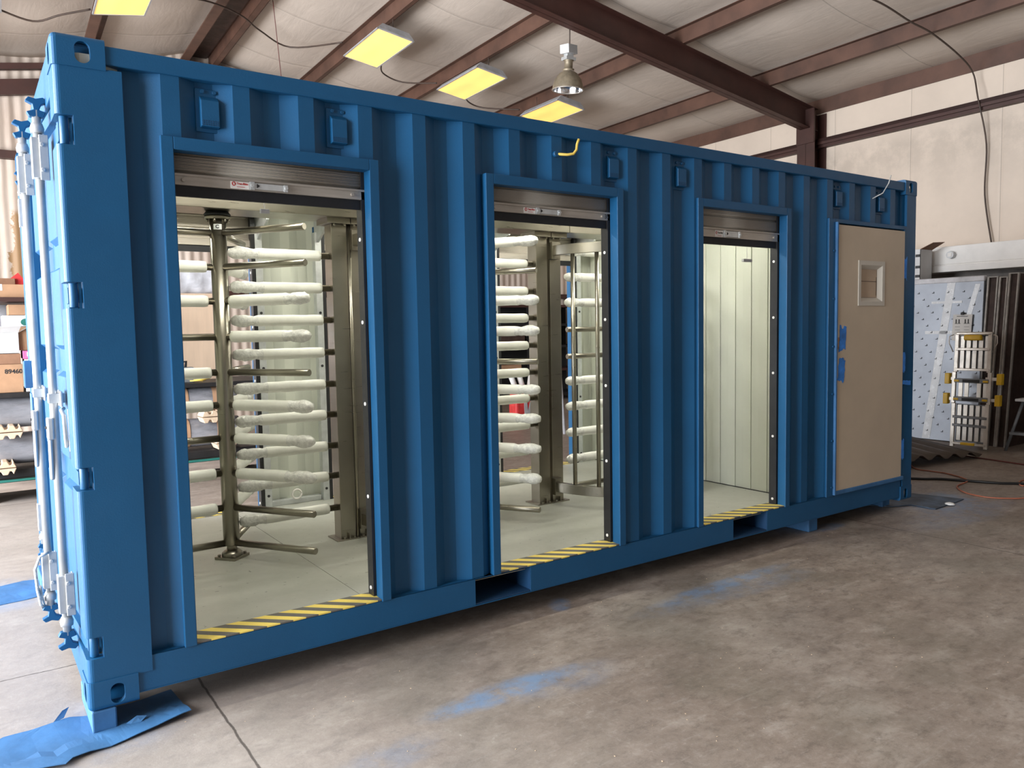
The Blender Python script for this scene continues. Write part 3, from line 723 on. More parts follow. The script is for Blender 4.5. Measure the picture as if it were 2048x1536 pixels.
# opening frames, thresholds and roll-up shutters
def frame(x0, x1, w, ztop, zbot, yf, sg, depth=0.062, proj=0.004):
    m_ = MB(); ya, yb = sorted((yf-sg*proj, yf+sg*depth))
    m_.box(x0-w, x0, ya, yb, zbot, ztop+w*1.05); m_.box(x1, x1+w, ya, yb, zbot, ztop+w*1.05); m_.box(x0, x1, ya, yb, ztop, ztop+w*1.05)
    return m_
def shutter(x0, x1, yf, sg, marks=True, num=None, third=False):
    """curtain pulled up so that only its lowest slat shows; returns the part"""
    def Y(d): return yf+sg*d
    def B(m_, xa, xb, da, db, za, zb, mi=0):
        y0, y1 = sorted((Y(da), Y(db))); m_.box(xa, xb, y0, y1, za, zb, mi)
    zc = 2.212 if not third else 2.176
    # curtain: wavy slat profile
    m_ = MB(); n = 48; pr = []
    for i in range(n+1):
        z = zc + (2.42-zc)*i/n; q_ = ((z-zc)/0.078) % 1.0; d = 0.078 + 0.012*math.sin(min(1.0, q_/0.32)*math.pi)**2 if q_ < 0.32 else 0.078
        pr.append((d, z))
    for (d0, z0), (d1, z1) in zip(pr[:-1], pr[1:]):
        m_.add([(x0-0.02, Y(d0), z0), (x1+0.02, Y(d0), z0), (x1+0.02, Y(d1), z1), (x0-0.02, Y(d1), z1)], [(0, 1, 2, 3)], 0, True)
    cur = P(m_, 'roll_up_shutter', 'curtain'); s_ = cur.modifiers.new('solid', 'SOLIDIFY'); s_.thickness = 0.002
    zb = zc-0.052 if third else zc-0.040
    m_ = MB(); B(m_, x0-0.015, x1+0.015, 0.066, 0.10, zb, zc); B(m_, x0-0.015, x1+0.015, 0.060, 0.10, zc-0.004, zc+0.006)
    for xx in ((x0+0.045, x1-0.06) if marks else ()):
        m_.tube([(xx, Y(0.055), (zb+zc)/2), (xx, Y(0.068), (zb+zc)/2)], 0.008, 10)
    P(m_, 'bottom_bar', 'alu', 0.001, parent=cur)
    zr = zb-0.045
    m_ = MB(); B(m_, x0-0.012, x1+0.012, 0.078, 0.092, zr, zb); P(m_, 'rubber_seal', 'black', parent=cur)
    for xx, s in ((x0, 1), (x1, -1)):
        m_ = MB(); a, b_ = sorted((xx-s*0.02, xx+s*0.013)); B(m_, a, b_, 0.066, 0.125, ZF, 2.40)
        P(m_, 'guide_track', 'track', parent=cur)
        for zz in (0.31, 0.76, 1.21, 1.60, 1.99):
            m_ = MB().tube([(xx+s*0.010, Y(0.095), zz), (xx+s*0.016, Y(0.095), zz)], 0.009, 10)
            P(m_, 'rivet', 'paper', parent=cur)
    # coil above
    m_ = MB(); m_.tube([(x0-0.03, Y(0.21), 2.47), (x1+0.03, Y(0.21), 2.47)], 0.098, 24); m_.tube([(x0-0.045, Y(0.21), 2.47), (x0-0.03, Y(0.21), 2.47)], 0.11, 24); P(m_, 'shutter_coil', 'curtain', parent=cur)
    if marks:
        xs_ = x0 + (0.235 if not third else 0.185); zm = (zb+zc)/2
        m_ = MB(); B(m_, xs_, xs_+0.078, 0.0645, 0.067, zb+0.003, zc-0.007); st = P(m_, 'sticker', 'paper', parent=cur)
        m_ = MB(); yy = Y(0.0638)
        m_.add([(xs_+0.014+0.0085*math.cos(a), yy, zm+0.003+0.0095*math.sin(a)) for a in [2*math.pi*i/16 for i in range(16)]], [tuple(range(16))]); P(m_, 'sticker_emblem', 'red_ink', parent=cur)
        text_mesh('k', 0.016, 'paper', 'sticker_emblem_letter', cur, FRONT(xs_+0.014, yy-0.0008, zm+0.003), 0.0003, 0.0006)
        text_mesh('Trac-Rite', 0.0125, 'red_ink' if not third else 'ink', 'sticker_text', cur, FRONT(xs_+0.049, yy-0.0008, zm+0.004), 0.0003, 0.0003)
        m_ = MB(); m_.box(xs_+0.026, xs_+0.060, yy-0.001, yy, zb+0.010, zb+0.0115); P(m_, 'sticker_line', 'red_ink', parent=cur)
        # slide latch beside the sticker
        xl = xs_+0.088
        m_ = MB(); B(m_, xl, xl+0.145, 0.058, 0.066, zb+0.006, zc-0.008); B(m_, xl-0.008, xl+0.012, 0.056, 0.066, zb+0.002, zc-0.004); B(m_, xl+0.14, xl+0.158, 0.056, 0.066, zb+0.004, zc-0.006)
        m_.tube([(xl+0.002, Y(0.048), zm), (xl+0.002, Y(0.058), zm)], 0.008, 10); m_.tube([(xl+0.149, Y(0.048), zm), (xl+0.149, Y(0.058), zm)], 0.008, 10)
        P(m_, 'slide_latch', 'galv', 0.001, parent=cur)
        m_ = MB(); m_.prism([(xl+0.022, zm-0.009), (xl+0.022, zm+0.009), (xl+0.034, zm)], Y(0.0555), Y(0.0575), 'y'); P(m_, 'latch_slot', 'ink', parent=cur)
    if num: text_mesh(num, 0.034, 'ink', 'handwritten_number', cur, FRONT(x1-0.020, Y(0.0655), (zb+zc)/2+0.001, tilt=0.05), 0.0004)
    return cur
for i, (x0, x1) in enumerate(OPX):
    P(frame(x0, x1, 0.048, 2.298, 0.262, 0.0, 1), 'opening_frame', 'blue', 0.003)
    cu = shutter(x0, x1, 0.0, 1, True, '35' if i == 1 else None, i == 2)
    m_ = MB().box(x0-0.01, x1+0.012, 0.004, 0.138, ZF-0.004, ZF+0.0025); P(m_, 'hazard_tape', 'hazard', label='yellow and grey striped hazard tape on the threshold')
    if i != 1:
        cx = x0+(0.40 if i == 0 else 0.60); zc = 2.10 if i == 0 else 1.995
        m_ = MB().tube([(cx-0.005, 0.14, 2.16), (cx, 0.14, zc+0.01)], 0.002, 5); P(m_, 'pull_cord', 'paper', parent=cu)
        hw = 0.020 if i == 0 else 0.045; m_ = MB().box(cx-hw, cx+hw, 0.13, 0.15, zc-0.012, zc+0.008); P(m_, 'cord_handle', 'lamp_grey', 0.003, parent=cu)
for i, (x0, x1) in enumerate(OPB):
    P(frame(x0, x1, 0.048, 2.298, 0.262, WD, -1), 'opening_frame', 'blue', 0.003)
    cu = shutter(x0, x1, WD, -1, False)
    m_ = MB().box(x0-0.01, x1+0.012, WD-0.118, WD-0.004, ZF, ZF+0.0025); P(m_, 'hazard_tape', 'hazard', label='yellow and grey striped hazard tape on the rear threshold')
    for xx in (x0-0.05, x1+0.03):
        m_ = MB().prism([(WD-0.08, 2.20), (WD-0.36, 2.34), (WD-0.36, 2.50), (WD-0.08, 2.58)], xx, xx+0.02, 'x'); P(m_, 'coil_bracket', 'galv', 0.003, parent=cu)
        m_ = MB().box(xx-0.015, xx+0.035, WD-0.13, WD-0.07, ZF, 2.3); P(m_, 'inner_jamb', 'galv', 0.002, parent=cu)
        for zz in (0.36, 0.9, 1.3, 1.7): P(MB().tube([(xx+0.01, WD-0.134, zz), (xx+0.01, WD-0.130, zz)], 0.010, 10), 'bolt_hole', 'ink', parent=cu)
# lashing rings and floor angle on the rear wall
m_ = MB().box(1.44, 1.86, WD-0.10, WD-0.05, ZF, ZF+0.04); P(m_, 'floor_angle', 'galv', 0.004)
m_ = MB(); m_.tube([(1.66+0.035*math.cos(a), WD-0.12, ZF+0.075+0.035*math.sin(a)) for a in [2*math.pi*i/20 for i in range(21)]], 0.007, 8); P(m_, 'lashing_ring', 'whitewall')
# interior strip lamps
for lx in (0.95, 2.45, 3.85):
    for ly in (0.62, 1.80):
        m_ = MB().box(lx-0.5, lx+0.5, ly-0.07, ly+0.07, 2.545, 2.622); o = P(m_, 'interior_lamp', 'whitebox', 0.004)
        m_ = MB().box(lx-0.46, lx+0.46, ly-0.05, ly+0.05, 2.535, 2.545); P(m_, 'lamp_tube', 'tube', parent=o)
# ventilators high on the side panel
def vent(x, z, bot=0.13):
    y = 0.048
    m_ = MB().box(x-0.052, x+0.052, y-0.006, y, z-0.015, z+bot+0.03); o = P(m_, 'ventilator', 'blue', 0.002)
    m_ = MB(); T = None
    m_.prism([(y-0.006, z), (y-0.034, z+0.004), (y-0.034, z+bot-0.022), (y-0.006, z+bot)], x-0.037, x+0.037, 'x'); P(m_, 'vent_cover', 'blue', 0.003, parent=o)
    for sx in (-0.024, 0.024):
        m_ = MB().tube([(x+sx, y-0.014, z+bot+0.018), (x+sx, y-0.004, z+bot+0.018)], 0.008, 10); P(m_, 'vent_bolt', 'blue', parent=o)
    m_ = MB()
    for i in range(7):
        for j in range(3): m_.box(x-0.031+i*0.0095, x-0.026+i*0.0095, y-0.0352, y-0.0338, z+0.009+j*0.0075, z+0.013+j*0.0075)
    P(m_, 'vent_grille', 'pocket', parent=o)
for vx in (0.560, 1.122, 2.785, 3.345, 5.005, 5.572): vent(vx, 2.405)
# yellow cable end and stiff wire sticking out of the side
m_ = MB().tube([(2.36, 0.0, 2.493), (2.40, -0.035, 2.487), (2.43, -0.05, 2.492), (2.45, -0.052, 2.515), (2.452, -0.055, 2.545), (2.462, -0.06, 2.572)], 0.0075, 8); P(m_, 'cable_end', 'cord_yellow')
m_ = MB().tube([(2.352, 0.022, 2.493), (2.352, -0.008, 2.493)], 0.016, 12); P(m_, 'cable_gland', 'blue')
m_ = MB().tube([(5.43, 0.03, 2.49), (5.45, -0.06, 2.53), (5.475, -0.09, 2.60), (5.49, -0.10, 2.66)], 0.004, 6); P(m_, 'stiff_wire', 'rope')
# personnel door at the right end
dx0, dx1, dz0, dz1 = 4.952, 5.862, 0.292, 2.270
m_ = MB()
m_.box(4.852, dx0-0.022, -0.004, 0.055, 0.262, 2.312); m_.box(dx1+0.012, 5.925, -0.002, 0.055, 0.262, 2.312); m_.box(dx0-0.022, dx1+0.012, -0.004, 0.055, dz1+0.012, 2.312)
o = P(m_, 'door_frame', 'blue', 0.003)
m_ = MB().box(dx0-0.022, dx0-0.006, -0.022, 0.02, 0.27, dz1+0.018); P(m_, 'hinge_strip', 'blue_light', 0.002, parent=o)
m_ = MB()
for zz in (0.33, 0.68, 1.03, 1.38, 1.73, 2.08): m_.tube([(dx0-0.042, -0.010, zz), (dx0-0.042, -0.003, zz)], 0.008, 8)
P(m_, 'frame_bolts', 'blue', parent=o)
wx0, wx1, wz0, wz1 = 5.232, 5.548, 1.700, 2.000
m_ = MB()
for a in ((dx0, wx0, dz0, dz1), (wx1, dx1, dz0, dz1), (wx0, wx1, dz0, wz0), (wx0, wx1, wz1, dz1)): m_.box(a[0], a[1], -0.012, 0.034, a[2], a[3])
door = P(m_, 'personnel_door', 'door_cream', label='cream primed personnel door with a small window')
m_ = MB(); lp = ((-0.020, -0.013), (-0.020, -0.019), (0.012, -0.019), (0.042, 0.010))
for o_, yy in lp:
    m_.v += [(wx0+o_, yy, wz0+o_), (wx1-o_, yy, wz0+o_), (wx1-o_, yy, wz1-o_), (wx0+o_, yy, wz1-o_)]
for i in range(3):
    for j in range(4): q = (j+1) % 4; m_.f.append((i*4+j, i*4+q, i*4+4+q, i*4+4+j)); m_.m.append(0); m_.sm.append(False)
P(m_, 'window_trim', 'door_trim', parent=door)
m_ = MB().box(wx0, wx1, 0.012, 0.016, wz0, wz1); P(m_, 'masking_paper', 'door_paper', parent=door, label='tan paper masking the window')
m_ = MB()
for a in ((wx0+0.040, wx0+0.043, wz0+0.04, wz1-0.06), (wx1-0.05, wx1-0.047, wz0+0.06, wz1-0.10), (wx0+0.05, wx1-0.05, wz0+0.165, wz0+0.168), (wx0+0.05, wx1-0.06, wz0+0.04, wz0+0.044)): m_.box(a[0], a[1], 0.0105, 0.012, a[2], a[3])
P(m_, 'paper_creases', 'rust', parent=door)
def ragged(cx, cz, w, h, y, tilt=0, seed=1):
    rnd = random.Random(seed); pts = []
    n = 7
    for i in range(n): pts.append((-w/2+w*i/(n-1), h/2+rnd.uniform(-1, 1)*h*0.09))
    for i in range(n): pts.append((w/2+rnd.uniform(-1, 1)*w*0.06, h/2-h*(i+0.5)/n))
    for i in range(n): pts.append((w/2-w*i/(n-1), -h/2+rnd.uniform(-1, 1)*h*0.09))
    for i in range(n): pts.append((-w/2+rnd.uniform(-1, 1)*w*0.06, -h/2+h*(i+0.5)/n))
    c, s = math.cos(tilt), math.sin(tilt)
    return MB().prism([(cx+u*c-v*s, cz+u*s+v*c) for u, v in pts], y-0.0015, y, 'y')
P(ragged(5.02, 1.435, 0.085, 0.175, -0.0125, -0.06, 2), 'masking_tape', 'tape', parent=door)
P(ragged(5.01, 1.205, 0.080, 0.175, -0.0125, -0.10, 3), 'masking_tape', 'tape', parent=door)
for zz, h, sd in ((1.975, 0.17, 4), (1.225, 0.145, 5), (0.52, 0.16, 6)):
    m_ = ragged(5.875, zz, 0.055, h, -0.010, 0.0, sd); P(m_, 'masking_tape', 'tape', parent=door)
P(ragged(5.93, 1.06, 0.12, 0.035, -0.010, -0.08, 9), 'masking_tape', 'tape', parent=door)
m_ = MB().tube([(4.966, -0.014, 1.43), (4.966, -0.004, 1.43)], 0.018, 12); m_.box(4.958, 4.976, -0.014, -0.011, 1.36, 1.41); P(m_, 'latch_hole', 'cardboard', parent=door)
m_ = MB().box(dx0-0.01, dx1+0.03, -0.020, 0.0, 0.268, 0.300); P(m_, 'door_sill', 'blue_light', 0.006)

# door end: header, sill and the two cargo doors
P(bx(0.0, 0.06, 0.15, WD-0.15, ZT-0.20, ZT-0.03), 'door_header', 'blue', 0.004)
P(bx(0.005, 0.06, 0.15, WD-0.15, G+0.02, 0.268), 'door_sill_beam', 'blue', 0.004)
def cargo_door(y0, y1, swing):
    """leaf in the plane x = 0.05 ; swing moves the free edge outward"""
    def X(x, y): return x - swing*(y-y0)/(y1-y0)
    m_ = MB(); zA, zB = 0.275, 2.475
    def quadbox(xa, xb, ya, yb, za, zb, inset=0.0):
        vs = []
        for (x, i) in ((xa, inset), (xb, 0.0)):
            for (yy, zz) in ((ya+i, za+i), (yb-i, za+i), (yb-i, zb-i), (ya+i, zb-i)): vs.append((X(x, yy), yy, zz))
        m_.add(vs, [(0, 1, 2, 3), (4, 7, 6, 5), (0, 4, 5, 1), (1, 5, 6, 2), (2, 6, 7, 3), (3, 7, 4, 0)])
    quadbox(0.052, 0.072, y0, y1, zA, zB)
    for a in ((y0, y0+0.05, zA, zB), (y1-0.05, y1, zA, zB), (y0, y1, zA, zA+0.05), (y0, y1, zB-0.05, zB)): quadbox(0.022, 0.06, *a)
    for (a, b_) in ((0.345, 0.93), (1.02, 1.41), (1.50, 1.86), (1.95, 2.405)):
        for (c, d) in ((y0+0.075, (y0+y1)/2-0.05), ((y0+y1)/2+0.03, y1-0.075)): quadbox(0.028, 0.056, c, d, a, b_, 0.022)
    d_ = P(m_, 'cargo_door', 'blue', 0.002)
    return d_, X
dn, XN = cargo_door(0.135, 1.212, 0.045)
df, XF = cargo_door(1.226, 2.30, 0.0)
def lock_rod(door_, x, y, handle=True, rope=False):
    m_ = MB().tube([(x, y, 0.30), (x, y, 2.47)], 0.0165, 14); P(m_, 'lock_rod', 'rod', parent=door_)
    for (a, b_) in ((2.20, 2.36), (0.40, 0.56)):
        m_ = MB().box(x-0.026, x+0.026, y-0.028, y+0.028, a, b_); m_.box(x+0.0, x+0.034, y-0.040, y-0.030, a-0.01, b_+0.01); m_.box(x+0.028, x+0.034, y-0.036, y+0.036, a, b_)
        for zz in (a+0.03, b_-0.03): m_.tube([(x+0.01, y-0.048, zz), (x+0.01, y-0.040, zz)], 0.009, 8)
        P(m_, 'rod_guide', 'rod', 0.006, parent=door_)
    for z, s in ((2.40, 1), (0.36, -1)):
        m_ = MB().lathe([(0.024, z-0.02), (0.026, z), (0.020, z+0.02)], (x, y), 14); P(m_, 'rod_collar', 'rod', parent=door_)
    for z, s in ((2.46, 1), (0.30, -1)):
        m_ = MB(); pts = [(-0.045, 0.0), (-0.030, 0.016), (0.0, 0.010), (0.03, 0.018), (0.05, 0.0), (0.022, -0.012), (0.012, -0.034), (0.04, -0.040), (0.03, -0.062), (-0.03, -0.062), (-0.042, -0.044), (-0.012, -0.034), (-0.016, -0.012)]
        m_.prism([(x+u*0.85, z+s*(v+0.045)) for u, v in pts], y-0.016, y+0.016, 'y'); P(m_, 'locking_cam', 'blue', 0.003, parent=door_)
    m_ = MB().box(x-0.02, x+0.045, y-0.024, y+0.024, 1.285, 1.325); m_.box(x+0.02, x+0.03, y-0.05, y+0.08, 1.27, 1.335); P(m_, 'rod_bracket', 'galv', 0.003, parent=door_)
    if handle:
        m_ = MB().box(x-0.030, x-0.006, y-0.030, y+0.034, 1.135, 1.225); m_.prism([(y-0.024, 1.14), (y+0.022, 1.14), (y+0.030, 1.05), (y+0.022, 0.965), (y-0.012, 0.965), (y-0.022, 1.05)], x-0.028, x-0.014, 'x')
        h_ = P(m_, 'door_handle', 'rod', 0.006, parent=door_)
        m_ = MB().tube([(x-0.036, y, 1.185), (x-0.028, y, 1.185)], 0.006, 8); P(m_, 'handle_pin', 'ink', parent=door_)
lock_rod(dn, -0.032, 0.36); lock_rod(dn, -0.060, 0.78)
lock_rod(df, 0.004, 1.55, False); lock_rod(df, 0.004, 2.05, False)
m_ = MB(); m_.box(0.0, 0.03, 0.175, 0.19, 1.10, 1.27); m_.tube([(0.0, 0.33, 1.262), (-0.015, 0.25, 1.262), (-0.012, 0.19, 1.245), (-0.010, 0.185, 1.15), (-0.008, 0.20, 1.12), (0.0, 0.215, 1.14)], 0.008, 8); P(m_, 'handle_catch', 'rod', 0.002, parent=dn)
m_ = MB().box(-0.085, 0.03, 1.28, 1.30, 1.30, 1.44); P(m_, 'customs_catch', 'blue_light', 0.006, parent=df)
m_ = MB().prism([(0.80, 1.30), (0.90, 1.30), (0.90, 1.22), (0.87, 1.20), (0.87, 1.02), (0.83, 0.97)], -0.085, -0.075, 'x'); P(m_, 'handle_hasp', 'blue_light', 0.003, parent=dn)
m_ = MB().tube([(-0.055, 0.74, 0.575), (-0.095, 0.73, 0.56), (-0.115, 0.75, 0.50), (-0.11, 0.75, 0.40), (-0.10, 0.76, 0.33), (-0.085, 0.78, 0.30), (-0.095, 0.77, 0.36), (-0.10, 0.75, 0.42)], 0.007, 8); P(m_, 'tied_rope', 'rope', parent=dn)

# ------------------------------------------------------------------ turnstiles inside
ZL = [2.12, 1.93, 1.74, 1.54, 1.34, 1.155, 0.965, 0.765, 0.565, 0.36]
ZC = [2.015, 1.821, 1.629, 1.433, 1.238, 1.05, 0.857, 0.669, 0.467]
def wrap_mesh(name, r0, r1, seed, foam_frac=0.68, bare=0.0):
    rnd = random.Random(seed); n = 16; st = 26; vs = []; fs = []; mi = []
    for i in range(st+1):
        u = i/st; x = r0+bare + (r1+0.018-r0-bare)*u
        if u < foam_frac: r = 0.0325 + 0.0006*math.sin(u*23+seed)
        else:
            w = (u-foam_frac)/(1-foam_frac); r = 0.0265 + 0.0075*math.sin(w*math.pi*0.85)**2
            if u > 0.97: r *= 0.72
        if i == 0: r = 0.030
        for j in range(n):
            a = 2*math.pi*j/n; rr = r
            if u >= foam_frac: rr *= 1+rnd.uniform(-0.13, 0.13)
            vs.append((x, rr*math.cos(a), rr*math.sin(a)))
    for i in range(st):
        for j in range(n):
            q = (j+1) % n; fs.append((i*n+j, (i+1)*n+j, (i+1)*n+q, i*n+q)); mi.append(0 if i/st < foam_frac-0.02 else 1)
    vs.append((r1+0.026, 0, 0)); c = len(vs)-1
    for j in range(n): fs.append((st*n+j, c, st*n+(j+1) % n)); mi.append(1)
    fs.append(tuple(range(n))); mi.append(0)
    me = bpy.data.meshes.new(name); me.from_pydata(vs, [], fs); me.materials.append(MT['foam']); me.materials.append(MT['bubble'])
    for p, k in zip(me.polygons, mi): p.material_index = k; p.use_smooth = True
    return me
def arm_mesh(name, r0, r1):
    m_ = MB().tube([(r0, 0, 0), (r1-0.004, 0, 0), (r1, 0, 0)], 0.0195, 18, radii=[0.0195, 0.0195, 0.017])
    me = bpy.data.meshes.new(name); me.from_pydata(m_.v, [], m_.f); me.materials.append(MT['steel'])
    for p, s in zip(me.polygons, m_.sm): p.use_smooth = s
    return me
ARM = arm_mesh('rotor_arm', 0.035, 0.585); CARM = arm_mesh('comb_arm', 0.0, 0.575)
WR = [wrap_mesh('foam_wrap', 0.075, 0.575, s, ff) for s, ff in ((1, 0.70), (2, 0.66), (3, 0.74))]
WRB = wrap_mesh('foam_wrap', 0.075, 0.575, 9, 0.60, 0.20)
CW = [wrap_mesh('foam_wrap', 0.055, 0.572, s, ff) for s, ff in ((4, 0.70), (5, 0.66), (6, 0.74))]
def turnstile(cx, cy, bare, angles, label, idx):
    t = thing('turnstile', (cx, cy, ZF), label, 'turnstile', 'full-height turnstiles inside the container')
    def Q(mb, name, mats, bevel=0.0, parent=None):
        return build(mb, name, mats, parent or t, bevel)
    m_ = MB().lathe([(0.028, ZF+0.02), (0.028, 0.40)], (cx, cy), 20); m_.lathe([(0.038, 0.345), (0.045, 0.35), (0.045, 2.195)], (cx, cy), 28); ps = Q(m_, 'rotor_post', 'steel')
    a = R_(38); T = Matrix.Translation((cx, cy, 0)) @ Matrix.Rotation(a, 4, 'Z')
    m_ = MB().box(-0.068, 0.068, -0.068, 0.068, ZF, ZF+0.016, 0, T); m_.lathe([(0.058, ZF+0.016), (0.056, ZF+0.034), (0.036, ZF+0.05)], (cx, cy), 24)
    for u, v in ((-0.05, -0.05), (0.05, -0.05), (0.05, 0.05), (-0.05, 0.05)):
        p = T @ Vector((u, v, 0)); m_.lathe([(0.009, ZF+0.016), (0.009, ZF+0.028)], (p.x, p.y), 6)
    Q(m_, 'base_plate', 'steel', 0.001)
    m_ = MB().lathe([(0.066, 2.195), (0.068, 2.205), (0.066, 2.214)], (cx, cy), 28)
    for k in range(6):
        p = Vector((cx+0.056*math.cos(k*1.047), cy+0.056*math.sin(k*1.047), 0)); m_.lathe([(0.008, 2.178), (0.008, 2.195)], (p.x, p.y), 6)
    Q(m_, 'top_flange', 'steel')
    m_ = MB().lathe([(0.070, 2.214), (0.072, 2.222), (0.06, 2.236)], (cx, cy), 28); Q(m_, 'bearing_ring', 'black')
    if idx == 0:
        da = math.atan2(-3.378-cy, -0.3165-cx)
        m_ = MB(); ring = []
        for k in range(9):
            w = da-0.5+k*0.125+0.0
            ring.append((cx+0.0456*math.cos(w), cy+0.0456*math.sin(w)))
        for (p, q) in zip(ring[:-1], ring[1:]): m_.add([(p[0], p[1], 2.135), (q[0], q[1], 2.135), (q[0], q[1], 2.165), (p[0], p[1], 2.165)], [(0, 1, 2, 3)])
        Q(m_, 'label_plate', 'galv')
        w = da-0.05; text_mesh('C', 0.026, 'ink', 'label_letter', t, FRONT(cx+0.047*math.cos(w), cy+0.047*math.sin(w), 2.150, w+math.pi/2), 0.0004, 0.0012)
    for k, ang in enumerate(angles):
        for li, z in enumerate(ZL):
            o = bpy.data.objects.new('rotor_arm', ARM); C.objects.link(o); o.parent = t; o.location = (0, 0, z-ZF); o.rotation_euler.z = R_(ang)
            if li not in bare[k]:
                part = (k == 1 and li == 3 and idx == 0)
                w = bpy.data.objects.new('foam_wrap', WRB if part else WR[(li+k) % 3]); C.objects.link(w); w.parent = o
                w.rotation_euler.x = random.uniform(0, 6.2)
    # comb posts with comb arms
    px = cx+0.645; y0, y1 = cy-0.052, cy+0.052
    posts = [(px, px+0.098)] + ([(px+0.127, px+0.227)] if idx < 2 else [])
    for k, (a, b_) in enumerate(posts):
        m_ = MB().box(a, b_, y0+0.008*k, y1, ZF+0.006, 2.205); Q(m_, 'comb_post', 'steel', 0.003)
        m_ = MB().box(a-0.035 if k == 0 else a-0.012, b_+0.012 if k == 0 else b_+0.03, y0-0.028, y1+0.028, ZF, ZF+0.008)
        mt_ = MB().box(a-0.035 if k == 0 else a-0.012, b_+0.012 if k == 0 else b_+0.03, y0-0.035, y1+0.035, 2.205, 2.238)
        for u in (0.015, 0.08): mt_.lathe([(0.008, 2.192), (0.008, 2.205)], (a+u, y0-0.018), 6)
        Q(mt_, 'head_plate', 'steel', 0.001)
        m_.box(a+0.045, a+0.051, y0-0.024, y0+0.001, ZF+0.008, ZF+0.04)
        for u in (0.015, 0.08): m_.lathe([(0.008, ZF+0.008), (0.008, ZF+0.018)], (a+u, y0-0.016), 6)
        Q(m_, 'post_plate', 'steel', 0.001)
    if idx < 1:
        m_ = MB().tube([(px+0.113, y0+0.004, ZF+0.008), (px+0.113, y0+0.004, 2.205)], 0.013, 14); Q(m_, 'conduit_pipe', 'steel')
    for li, z in enumerate(ZC):
        o = bpy.data.objects.new('comb_arm', CARM); C.objects.link(o); o.parent = t; o.location = (px-cx, 0.004, z-ZF); o.rotation_euler.z = math.pi
        w = bpy.data.objects.new('foam_wrap', CW[li % 3]); C.objects.link(w); w.parent = o; w.rotation_euler.x = random.uniform(0, 6.2)
    # header beam
    hx0 = cx-0.80 if idx == 0 else cx-0.64; hx1 = cx+0.895 if idx < 2 else 4.63
    m_ = MB().box(hx0, hx1-0.003, cy-0.13, cy+0.13, 2.238, 2.44); Q(m_, 'header_beam', 'steel', 0.003)
    # curved cage on the left-hand side
    RC = 0.755
    if idx == 0: return t
    def ring(z0, z1, a0, a1, n=26):
        m2 = MB(); vs = []
        for i in range(n+1):
            a = R_(a0+(a1-a0)*i/n)
            for rr in (RC-0.02, RC+0.02):
                for z in (z0, z1): vs.append((cx+rr*math.cos(a), cy+rr*math.sin(a), z))
        fs = []
        for i in range(n):
            b0, b1 = i*4, i*4+4; fs += [(b0, b1, b1+1, b0+1), (b0+2, b0+3, b1+3, b1+2), (b0, b0+2, b1+2, b1), (b0+1, b1+1, b1+3, b0+3)]
        fs += [(0, 1, 3, 2), (n*4, n*4+2, n*4+3, n*4+1)]
        m2.add(vs, fs); return m2
    Q(ring(0.355, 0.425, 186, 238), 'cage_ring', 'steel', 0.002); Q(ring(2.075, 2.145, 186, 238), 'cage_ring', 'steel', 0.002)
    for a in (199, 213, 227):
        x, y = cx+RC*math.cos(R_(a)), cy+RC*math.sin(R_(a)); m_ = MB().tube([(x, y, 0.42), (x, y, 2.08)], 0.015, 14); Q(m_, 'cage_bar', 'steel')
    if idx > 0:
        for (a, b_) in ((0.33, 0.45), (2.05, 2.17)):
            m_ = MB().box(cx-0.765, cx-0.70, y0-0.030+0.004, y0+0.01, a, b_); m_.box(cx-0.775, cx-0.765, y0-0.04, y0+0.01, a, b_); Q(m_, 'cage_bracket', 'steel', 0.001)
    return t
turnstile(0.875, 1.19, [{0, 1, 4, 8, 9}, {0, 6, 9}, {0, 4, 9}], (-57, 181, 61), 'steel turnstile behind the left opening, its post marked with a small C', 0)
turnstile(2.410, 1.19, [{1, 4, 9}, {0, 3, 9}, {0, 5, 9}], (-57, 181, 61), 'middle full-height steel turnstile, its wrapped arm tips showing in the middle opening', 1)
turnstile(3.945, 1.19, [{0, 4, 9}, {3, 4, 9}, {0, 5, 9}], (-57, 181, 61), 'full-height steel turnstile beside the partition, behind the curved cage of the middle opening', 2)

